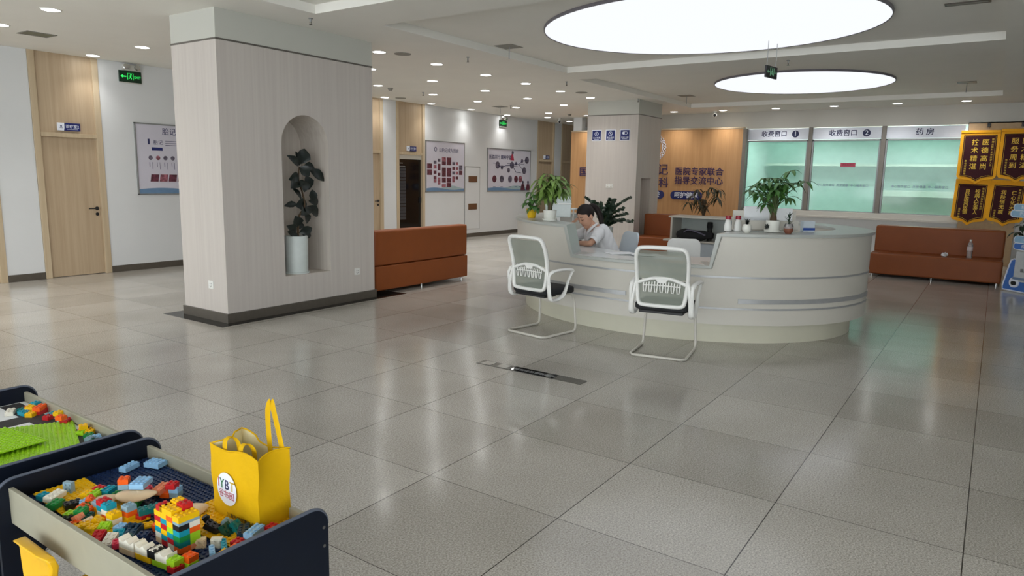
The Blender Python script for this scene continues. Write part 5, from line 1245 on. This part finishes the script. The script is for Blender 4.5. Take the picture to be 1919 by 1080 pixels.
# --- scalloped wall beside the near rail
def scallop(c, x, y, z, rz, label):
    m = MB(); w = 1.98 * U_; prof_ = [(-w, 0), (w, 0)] + [(w - 2 * w * i / 12, .028 - .010 * sin(pi * (i % 6) / 6)) for i in range(13)]
    m.prism(prof_, -.0155, .0155, lambda u, v, q: (q, u, v)); o = m.build('arched_brick', M['b_' + c], None, world=at(x, y, ZB + .004 + z, radians(rz)))
    return tag(o, label, 'toy brick', 'toy bricks on the play tables')
wl = [(.893, 1.885), (.903, 1.817), (.913, 1.75)]
for k, (x, y) in enumerate(wl):
    brick(2, 4, ('cream', 'yellow', 'lime')[k], x, y, S0, '%s block at the foot of the scalloped wall, %s from the pile' % (('cream', 'yellow', 'lime')[k], ORD[k]), 8); scallop(('white', 'white', 'white')[k], x + .001, y, S0 + BH, 8, 'white scalloped block on the low wall, %s from the pile' % ORD[k])
brick(2, 2, 'black', .9085, 1.784, S0 + BH, 'black block between the white scalloped blocks of the low wall', 8, hs=1.35)
brick(2, 2, 'red', .915, 1.700, S0, 'dark red block at the near end of the scalloped wall', 8); brick(2, 2, 'lime', .95, 1.69, S0, 'lime block under the orange block at the table corner', 8)
brick(2, 2, 'lime', .918, 1.705, S0 + BH, 'lime studded block beside the orange block at the table corner', 8); brick(2, 2, 'orange', .952, 1.692, S0 + BH, 'bright orange block at the near corner of the table', 8)
# --- stepped row in the middle
for i, (y, cl) in enumerate(((2.085, ('white', 'yellow')), (2.123, ('orange', 'white', 'teal')), (2.16, ('white', 'teal', 'red')), (2.197, ('yellow', 'greyblue')))):
    for k, c in enumerate(cl): brick(2, 2, c, .945 + .004 * i, y, Y0 * .4 + LV(k), '%s block, %s level of the stepped row, %s from the tower' % (c, ['bottom', 'middle', 'top'][k], ORD[i]), 5)
brick(2, 2, 'yellow', .985, 2.075, LV(0), 'golden block under the orange one behind the stepped row', 5); brick(2, 2, 'orange', .985, 2.075, LV(1), 'orange block in the middle of the three block stack behind the row', 5); brick(2, 2, 'greyblue', .985, 2.075, LV(2), 'grey-blue block topping the three block stack behind the row', 5)
brick(2, 2, 'red', 1.012, 2.05, LV(0), 'dark red block under the long dark green block', 8); brick(2, 4, 'petrol', 1.03, 2.045, LV(1), 'long dark green block leaning beside the three block stack', 75)
brick(2, 4, 'yellow', .985, 2.005, .002, 'flat yellow plate piece on the blue baseplate before the stack', 60, hs=.4)
brick(2, 2, 'green', .935, 2.235, Y0, 'small green block behind the stepped row', 20); brick(2, 2, 'cream', .958, 2.225, Y0, 'cream block behind the stepped row', 40)
# --- loose bricks, each its own
L_ = [(2, 2, 'teal', .886, 2.412, Y0, 'teal block in the far left corner of the near table', 15, 0, 0), (2, 4, 'white', .902, 2.375, Y0 + .006, 'long white block lying beside the green block near the far corner', -62, 0, 8),
      (2, 3, 'green', .884, 2.325, Y0, 'dark green block lying under the long white block', -62, 0, 0), (2, 3, 'black', .915, 2.283, Y0, 'black block standing on the yellow baseplate', 78, 0, 0), (2, 2, 'sky', .942, 2.262, Y0, 'pale blue block touching the black block', 10, 0, 0),
      (2, 4, 'greyblue', .968, 2.415, Y0, 'grey-blue block lying alone on the yellow baseplate', -66, 90, 0), (2, 3, 'lime', .993, 2.298, Y0, 'lime block on the yellow baseplate next to the teal one', -60, 0, 0), (2, 3, 'teal', 1.027, 2.292, Y0, 'teal block at the edge of the yellow baseplate', -62, 0, 0),
      (2, 2, 'yellow', .975, 2.315, Y0, 'yellow block beside the lime one on the yellow baseplate', -60, 0, 0), (2, 2, 'red', 1.015, 2.325, Y0, 'red block peeping out behind the teal block', 12, 0, 0), (2, 3, 'green', 1.04, 2.245, S0, 'bright green block near the cream shell toy', 30, 0, 0),
      (2, 3, 'orange', .925, 2.222, Y0, 'orange block beside the pale blue block', 30, 12, 0), (2, 2, 'orange', .95, 2.252, Y0 + .01, 'orange block tipped up against the green block', 60, 50, 0), (2, 4, 'black', .868, 2.205, S0, 'black block near the white rail, by the peach block', 70, 0, 10),
      (2, 2, 'peach', .882, 2.178, S0 + .01, 'peach block tilted beside the black block at the rail', 20, 60, 0), (2, 3, 'darkgreen', .905, 2.175, S0, 'dark green block next to the tilted peach block', -50, 0, 0), (2, 2, 'green', .902, 2.195, S0 + BH, 'green block resting on the dark green block', -50, 0, 0),
      (2, 2, 'lime', .887, 2.232, S0, 'yellow-green block under the black block by the rail', 30, 0, 0), (2, 2, 'yellow', .912, 2.125, S0 + .004, 'yellow block tilted in front of the stepped row', 40, 35, 0), (2, 2, 'cream', .897, 2.14, S0, 'cream block tilted beside the yellow one', 15, 30, 0),
      (2, 3, 'yellow', .872, 2.13, S0, 'yellow block against the white rail', 70, 0, 0), (2, 2, 'yellow', .885, 2.09, S0, 'yellow block between the lime block and the rail', 30, 0, 0), (2, 3, 'lime', .905, 2.065, S0, 'lime slab lying flat before the white block', -50, 20, 0),
      (2, 2, 'orange', .866, 2.155, S0, 'small orange block by the rail', 10, 0, 0), (2, 3, 'red', .873, 2.03, S0, 'red block beside the white block at the rail', -50, 15, 0), (2, 3, 'white', .885, 1.985, S0, 'white block lying aslant near the rail', -55, 20, 0), (2, 2, 'teal', .914, 1.998, S0, 'teal block between the white block and the petrol ones', -40, 15, 0),
      (2, 2, 'sky', .937, 2.03, S0, 'pale blue block standing before the yellow plate piece', 20, 0, 0), (2, 4, 'darkblue', .94, 1.975, S0, 'long petrol blue block on the blue baseplate', -45, 0, 0), (2, 3, 'darkblue', .958, 2.0, S0, 'dark blue block behind the long petrol block', 30, 0, 0), (2, 2, 'darkgreen', .915, 1.945, S0, 'dark green block before the scalloped wall', 20, 25, 0),
      (2, 2, 'navy', .95, 1.93, S0, 'navy block lying loose on the blue baseplate', 40, 0, 0), (2, 2, 'pink', .888, 1.945, S0, 'pinkish red block behind the scalloped wall', -30, 0, 0), (2, 3, 'orange', .995, 1.935, S0 + .004, 'orange block standing on end beside the tower', 10, 0, 80),
      (2, 4, 'sky', 1.172, 2.445, S0, 'long pale blue block alone in the far corner of the blue baseplate', -72, 0, 0), (3, 4, 'sky', 1.243, 2.40, S0, 'wide pale blue block in the far right corner', 20, 0, 0), (2, 2, 'orange', 1.137, 2.138, S0, 'brick red block under the cream one beside the shell', -60, 0, 0),
      (2, 4, 'peach', 1.128, 2.155, S0 + BH, 'salmon block on the brick red one beside the shell', -60, 0, 0), (2, 2, 'greyblue', 1.155, 2.115, S0, 'grey-blue block at the right of the mixed cluster', -60, 0, 0), (2, 2, 'sky', 1.155, 2.115, S0 + BH, 'pale blue block on the grey-blue block of the mixed cluster', -60, 0, 0),
      (2, 2, 'yellow', 1.13, 2.18, S0, 'yellow block at the back of the mixed cluster', -60, 0, 0), (2, 2, 'lime', 1.15, 2.165, S0, 'lime block at the back of the mixed cluster', -60, 0, 0), (2, 2, 'pink', 1.115, 2.215, S0, 'pink block at the far end of the mixed cluster', -20, 0, 0), (2, 2, 'white', 1.09, 2.235, S0, 'white block between the pink block and the shell', -20, 0, 0), (2, 2, 'red', 1.145, 2.115, S0 + 2 * BH, 'red block on top of the mixed cluster', -60, 0, 0),
      (2, 3, 'cream', 1.032, 1.772, S0, 'ivory block lying on its side, right of the tower', -40, 90, 0), (2, 3, 'white', 1.062, 1.735, S0, 'white block lying on its side before the yellow baseplate', -50, 90, 0), (1, 4, 'teal', 1.055, 1.695, S0, 'slim teal block in the near right part of the table', -30, 0, 0), (1, 3, 'sky', 1.015, 1.69, S0 + .004, 'slim pale blue block in front of the teal one', -30, 0, 0),
      (2, 2, 'red', 1.09, 1.68, S0, 'red block near the end panel, left of the green block', 10, 0, 0), (2, 2, 'orange', 1.065, 1.655, S0, 'orange block near the end panel', 20, 0, 0), (2, 3, 'yellow', 1.025, 1.645, S0, 'yellow slab leaning on the end panel', 20, 30, 0), (2, 2, 'green', 1.12, 1.668, S0, 'green block under the long pale blue block', 10, 0, 0), (2, 4, 'sky', 1.138, 1.672, S0 + BH, 'long pale blue block lying on the green block by the bag', -70, 0, 0),
      (2, 2, 'red', 1.187, 1.655, S0 + .012, 'red block right below the corner of the tote bag', 15, 0, 0), (2, 2, 'yellow', 1.22, 1.62, S0 + .012, 'yellow block between the tote bag and the end panel', 35, 0, 0), (2, 4, 'black', 1.09, 1.80, Y0, 'black block on the yellow baseplate, left of the dark green ones', 40, 30, 0), (1, 3, 'black', 1.087, 1.832, Y0 + .012, 'slim black block sticking up on the yellow baseplate', 60, 60, 0),
      (2, 3, 'darkgreen', 1.105, 1.765, Y0, 'dark green block tilted beside the black block', 20, 55, 0), (2, 3, 'petrol', 1.132, 1.755, Y0, 'petrol block tilted in front of the tote bag', 20, 50, 0), (2, 4, 'darkblue', 1.135, 1.72, S0 + .004, 'dark blue block lying between the petrol block and the red one', -40, 0, 0), (2, 2, 'greyblue', 1.128, 1.795, Y0, 'grey block leaning against the foot of the tote bag', 30, 25, 0)]
for nx, ny, c, x, y, z, lb, rz, rx, ry in L_: brick(nx, ny, c, x, y, z, lb, rz, rx, ry)
def shell_toy(x, y, z, a, b, h, rz, label):
    m = MB(); n, k = 24, 6; vs = []; fs = []
    for i in range(k + 1):
        f = i / k; s_ = sqrt(max(0, 1 - (1 - f) ** 2)) if f < 1 else 1
        for j in range(n): g = 2 * pi * j / n; vs.append((a * s_ * cos(g), b * s_ * sin(g) * (1 - .25 * cos(g)), h * (1 - f) + .012 * cos(g) ** 2 * f))
    for i in range(k):
        for j in range(n): fs.append((i * n + j, i * n + (j + 1) % n, (i + 1) * n + (j + 1) % n, (i + 1) * n + j))
    m.add(vs, fs); o = m.build('toy_shell', M['b_cream'], None, smooth=60, thick=.003, world=at(x, y, ZB + z, radians(rz)))
    return tag(o, label, 'toy piece', 'cream shell shaped toys')
shell_toy(1.055, 2.165, .028, .062, .036, .022, -48, 'large cream shell toy in the middle carrying a pale blue block'); shell_toy(.995, 2.225, .022, .034, .024, .018, -35, 'smaller cream shell toy, left of the large one'); shell_toy(1.118, 1.955, .014, .045, .034, .026, -30, 'cream shell toy between the tower and the tote bag')
brick(2, 4, 'green', 1.052, 2.165, S0, 'green block hidden under the large cream shell', -48, hs=1.2)
brick(3, 4, 'sky', 1.080, 2.185, .050, 'pale blue block lying on the large cream shell', -55); brick(2, 2, 'greyblue', 1.045, 2.222, .044, 'grey block on the cream shell under the orange block', -40); brick(2, 2, 'orange', 1.046, 2.223, .044 + BH, 'orange block on top of the large cream shell', -40)
# --- farther table
F_ = [(2, 4, 'white', 1.165, 3.435, 'white block at the far left of the farther table', -30), (2, 3, 'teal', 1.195, 3.375, 'teal block beside the white ones on the farther table', 10), (2, 2, 'petrol', 1.205, 3.42, 'dark teal block behind the teal one on the farther table', 20), (2, 2, 'white', 1.215, 3.39, 'white block right of the teal one on the farther table', 10), (2, 4, 'yellow', 1.215, 3.34, 'yellow block before the red ones on the farther table', -55),
      (2, 4, 'yellow', 1.235, 3.40, 'yellow block behind another yellow one on the farther table', -45), (2, 4, 'red', 1.25, 3.345, 'red block in the middle of the far pile', -60), (2, 4, 'orange', 1.252, 3.44, 'orange block at the back corner of the far pile', -65), (2, 4, 'orange', 1.262, 3.385, 'long orange block by the far rail', -50), (2, 3, 'teal', 1.255, 3.255, 'teal block near the far rail, left of the orange pair', -60),
      (2, 2, 'red', 1.232, 3.235, 'dark red block before the teal one by the far rail', 20), (2, 2, 'yellow', 1.262, 3.205, 'yellow-orange block standing at the plate corner', 15), (2, 3, 'sky', 1.262, 3.165, 'blue block at the right end of the far pile', -50), (2, 3, 'red', 1.258, 3.13, 'red block at the right end of the far pile', -50), (2, 2, 'orange', 1.228, 3.10, 'orange block lying on the lime green baseplate', 25),
      (2, 3, 'orange', 1.250, 2.965, 'orange block in the small group by the far rail', -30), (2, 2, 'lime', 1.235, 2.94, 'lime block in the small group by the far rail', -60), (2, 3, 'yellow', 1.262, 2.925, 'yellow block in the small group by the far rail', -55), (2, 2, 'green', 1.235, 2.885, 'green block in the small group by the far rail', -40), (2, 3, 'darkgreen', 1.215, 2.80, 'dark green block near the end panel of the farther table', -50),
      (2, 2, 'sky', 1.245, 2.84, 'pale blue block near the end panel of the farther table', -20), (2, 2, 'greyblue', 1.222, 2.84, 'pale grey block leaning on the dark green one', 25), (2, 2, 'cream', .985, 3.225, 'cream block at the left edge by the teal one', 20), (2, 3, 'teal', .945, 3.17, 'teal block cut off by the left picture edge', 20)]
for i, (nx, ny, c, x, y, lb, rz) in enumerate(F_):
    z = .0 if i not in (1, 5, 7, 11, 14, 15, 22, 23) else {1: .0, 5: .012, 7: .0, 11: .016, 14: .03, 15: 0, 22: .036, 23: .036}[i]
    brick(nx, ny, c, x, y, z - .0015, lb, rz)
brick(2, 2, 'teal', 1.254, 3.41, BH, 'teal block stacked on the orange block of the far pile', 20); brick(2, 4, 'orange', 1.246, 3.345, BH - .001, 'orange block stacked on the red one of the far pile', -50); brick(2, 2, 'yellow', 1.246, 2.95, BH, 'yellow block stacked on the small group by the far rail', -20)
# --- yellow tote bag
tb = thing('tote_bag', 'yellow tote bag with a white round logo standing on the nearer table', 'bag', Matrix(((.0092, 0, -1, 1.168), (-1, 0, -.0092, 1.804), (0, 1, 0, ZB + .0125), (0, 0, 0, 1))))
W2, HB, DP = .112, .220, .112
def bagwall(inset, z1, depth_pad):
    """open box with soft bulges: rings from bottom to top"""
    m = MB(); n = 12; rings = []
    loop = lambda k: ([(-W2 + 2 * W2 * i / n, 0) for i in range(n)] + [(W2, -DP * i / n) for i in range(n)] + [(W2 - 2 * W2 * i / n, -DP) for i in range(n)] + [(-W2, -DP + DP * i / n) for i in range(n)])
    for k in range(13):
        f = k / 12; ring_ = []
        for u, w in loop(k):
            side_ = abs(abs(u) - W2) < 1e-6; cu = max(0, 1 - (u / W2) ** 2); cw = max(0, 1 - ((w + DP / 2) / (DP / 2)) ** 2)
            du = (1 if u > 0 else -1) * (-.020 * cw * (f ** 1.5) + .008 * cw * (1 - f)) if side_ else 0
            dw = (1 if w > -DP / 2 else -1) * (.010 * cu * sin(pi * f) - .006 * cu * f * f) if not side_ else 0
            dv = .008 * sin(u * 30 + w * 20) * f + (.012 * f if (u < -.02 and w < -DP * .6) else 0)
            g = 1 - inset; wr = .0025 * sin(u * 90 + f * 9) * sin(f * pi)
            ring_.append(((u + du) * g * (1 + .06 * f), f * HB + dv, (w + DP / 2 + dw + wr) * g - DP / 2))
        rings.append(ring_)
    N_ = 4 * n; vs = [p for r_ in rings for p in r_]; fs = [(a * N_ + b, a * N_ + (b + 1) % N_, (a + 1) * N_ + (b + 1) % N_, (a + 1) * N_ + b) for a in range(12) for b in range(N_)]
    return m.add(vs, fs + [tuple(reversed(range(N_)))])
bagwall(0, HB, 0).build('bag_body', M['bag'], tb, smooth=50)
o = bagwall(.018, HB, 0).build('lining', M['bag_in'], tb, smooth=50); o.location.y = .0015
rim = bagwall(0, HB, 0).v[12 * 48:13 * 48]
MB().tube(rim, .0028, 6, closed=True).build('top_hem', M['bag'], tb, smooth=60)
m = MB()
m.tube(spline([(.034, .19, -DP + .006), (.030, .27, -DP + .008), (.032, .335, -DP + .008), (.046, .358, -DP + .006), (.062, .335, -DP + .01), (.085, .27, -DP + .012), (.100, .205, -DP + .01)], 6), .0125, 6, flat=.14, up=(1, .15, 0))
m.build('raised_handle', M['bag'], tb, smooth=60)
m = MB().tube(spline([(-.06, .20, -.012), (-.062, .236, -.016), (-.045, .247, -.03), (-.03, .225, -.04), (-.03, .17, -.04)], 6), .012, 6, flat=.14, up=(1, .2, 0)).tube(spline([(.018, .19, -.012), (.016, .232, -.016), (.03, .243, -.03), (.045, .222, -.04), (.045, .17, -.04)], 6), .012, 6, flat=.14, up=(1, .2, 0))
m.build('folded_handle', M['bag'], tb, smooth=60)
face = lambda u, v: .010 * max(0, 1 - (u / W2) ** 2) * sin(pi * v / HB) - .006 * max(0, 1 - (u / W2) ** 2) * (v / HB) ** 2
def on_face(m, lift): m.v = [(u, v, face(u, v) + lift + w) for u, v, w in m.v]; return m
LX, LY, LR = -.028, .098, .052
m = MB(); n = 28
m.add([(LX, LY, .0)] + [(LX + LR * k * cos(2 * pi * i / n), LY + LR * k * sin(2 * pi * i / n), 0) for k in (.5, 1) for i in range(n)], [(0, 1 + i, 1 + (i + 1) % n) for i in range(n)] + [(1 + i, 1 + n + i, 1 + n + (i + 1) % n, 1 + (i + 1) % n) for i in range(n)])
on_face(m, .0032).build('logo_disc', M['sign_white'], tb)
m = MB(); letters(m, 'I', LX - .040, LY + .014, .042, 0, .004, mi=0); letters(m, 'Y', LX - .022, LY + .014, .042, 0, .004, mi=1); letters(m, 'B', LX + .004, LY + .014, .042, 0, .006, mi=2); letters(m, 'T', LX + .031, LY + .014, .042, 0, .004, mi=3)
letters(m, '谷布图', LX, LY - .018, .027, 0, .002, mi=0)
on_face(m, .0036).build('logo_lettering', [M['red_print'], M['green_print'], M['navy_print'], M['yellow_print']], tb)
m = MB(); letters(m, '儿童布书早教礼品', .028, .012, .017, 0, .002); on_face(m, .003).build('base_lettering', M['black'], tb)
# yellow child's chair at the lower left
t = thing('child_chair', 'yellow plastic child chair tucked in at the near white rail', 'chair', at(.79, 2.212, .004, 0))
secs = []
for i in range(13):
    z = .30 + .26 * i / 12; w = .12 - .03 * max(0, (i - 7) / 5) ** 2; secs.append((w, z))
m = MB(); prof2 = [(-.055, .24), (.055, .24), (.066, .33), (.098, .43), (.107, .465), (.102, .492), (.072, .508), (-.072, .508), (-.102, .492), (-.107, .465), (-.098, .43), (-.066, .33)]
m.prism(prof2, -.012, .012, lambda u, v, w: (-.02 + w + .05 * (u / .12) ** 2 * 1.0 - (v - .26) * .12, u, v)); m.build('backrest', M['kid_yellow'], t, smooth=40, bevel=.006)
MB().prism(rounded(.26, .26, .05, 6), .255, .275).build('seat', M['kid_yellow'], t, bevel=.006).location = (.12, 0, 0)
for sx in (-1, 1):
    for sy in (-1, 1): MB().tube([(.12 + .10 * sx, .10 * sy, .258), (.12 + .13 * sx, .13 * sy, 0)], [.018, .014], 10).build('leg', M['kid_yellow'], t, smooth=60)

# ------------------------------------------------------------------ pieces that belong to a part go one level deeper
RULES = {'soil': ('pot',), 'saucer': ('pot',), 'leaf_motif': ('pot',), 'glass_rim': ('pot',), 'socket_slot': ('socket_plate',), 'notice_lettering': ('blue_plate', 'red_plate'), 'small_mark': ('white_plate',), 'lettering': ('blue_plate',),
         'logo_lettering': ('logo_disc',), 'number': ('number_disc',), 'pictogram': ('sign_box', 'sign_plate'), 'top_hem': ('bag_body',), 'lens_cover': ('ball_housing',), 'door_handle': ('door_leaf', 'glass_leaf'), 'lumbar_ribs': ('back_frame',),
         'sign_lettering': ('sign_panel',), 'gold_lettering': ('velvet_panel',), 'plaque_lettering': ('plaque_plate',), 'coat_collar': ('coat',), 'sleeve_cuffs': ('coat',), 'ponytail': ('hair',), 'label_band': ('bottle_body',),
         'plate_lettering': ('plate',), 'shell_ridge': ('screen_shell',), 'slogan_lettering': ('slogan_pill',), 'slatted_blind': ('glass_leaf',), 'bright_bar': ('glass_leaf',), 'print': ('printed_sheet',), 'panel_lettering': ('grey_panel',), 'blue_label': ('carton',),
         'bottle_cap': ('bottle_body',), 'tip': ('barrel',), 'clip_wire': ('clip_jaw',), 'frosted_lettering': ('glass_pane',), 'rosette': (), 'wheel_mark': ('wheel_patch',)}
stem_ = lambda o: o.name.split('.')[0]
for root in [o for o in SC.objects if o.parent is None and o.type == 'EMPTY']:
    kids = list(root.children); by = {}
    for k in kids: by.setdefault(stem_(k), []).append(k)
    for k in kids:
        for pn in RULES.get(stem_(k), ()):
            if len(by.get(pn, [])) == 1 and by[pn][0].matrix_basis == Matrix.Identity(4) and not k.children:
                k.parent = by[pn][0]; break
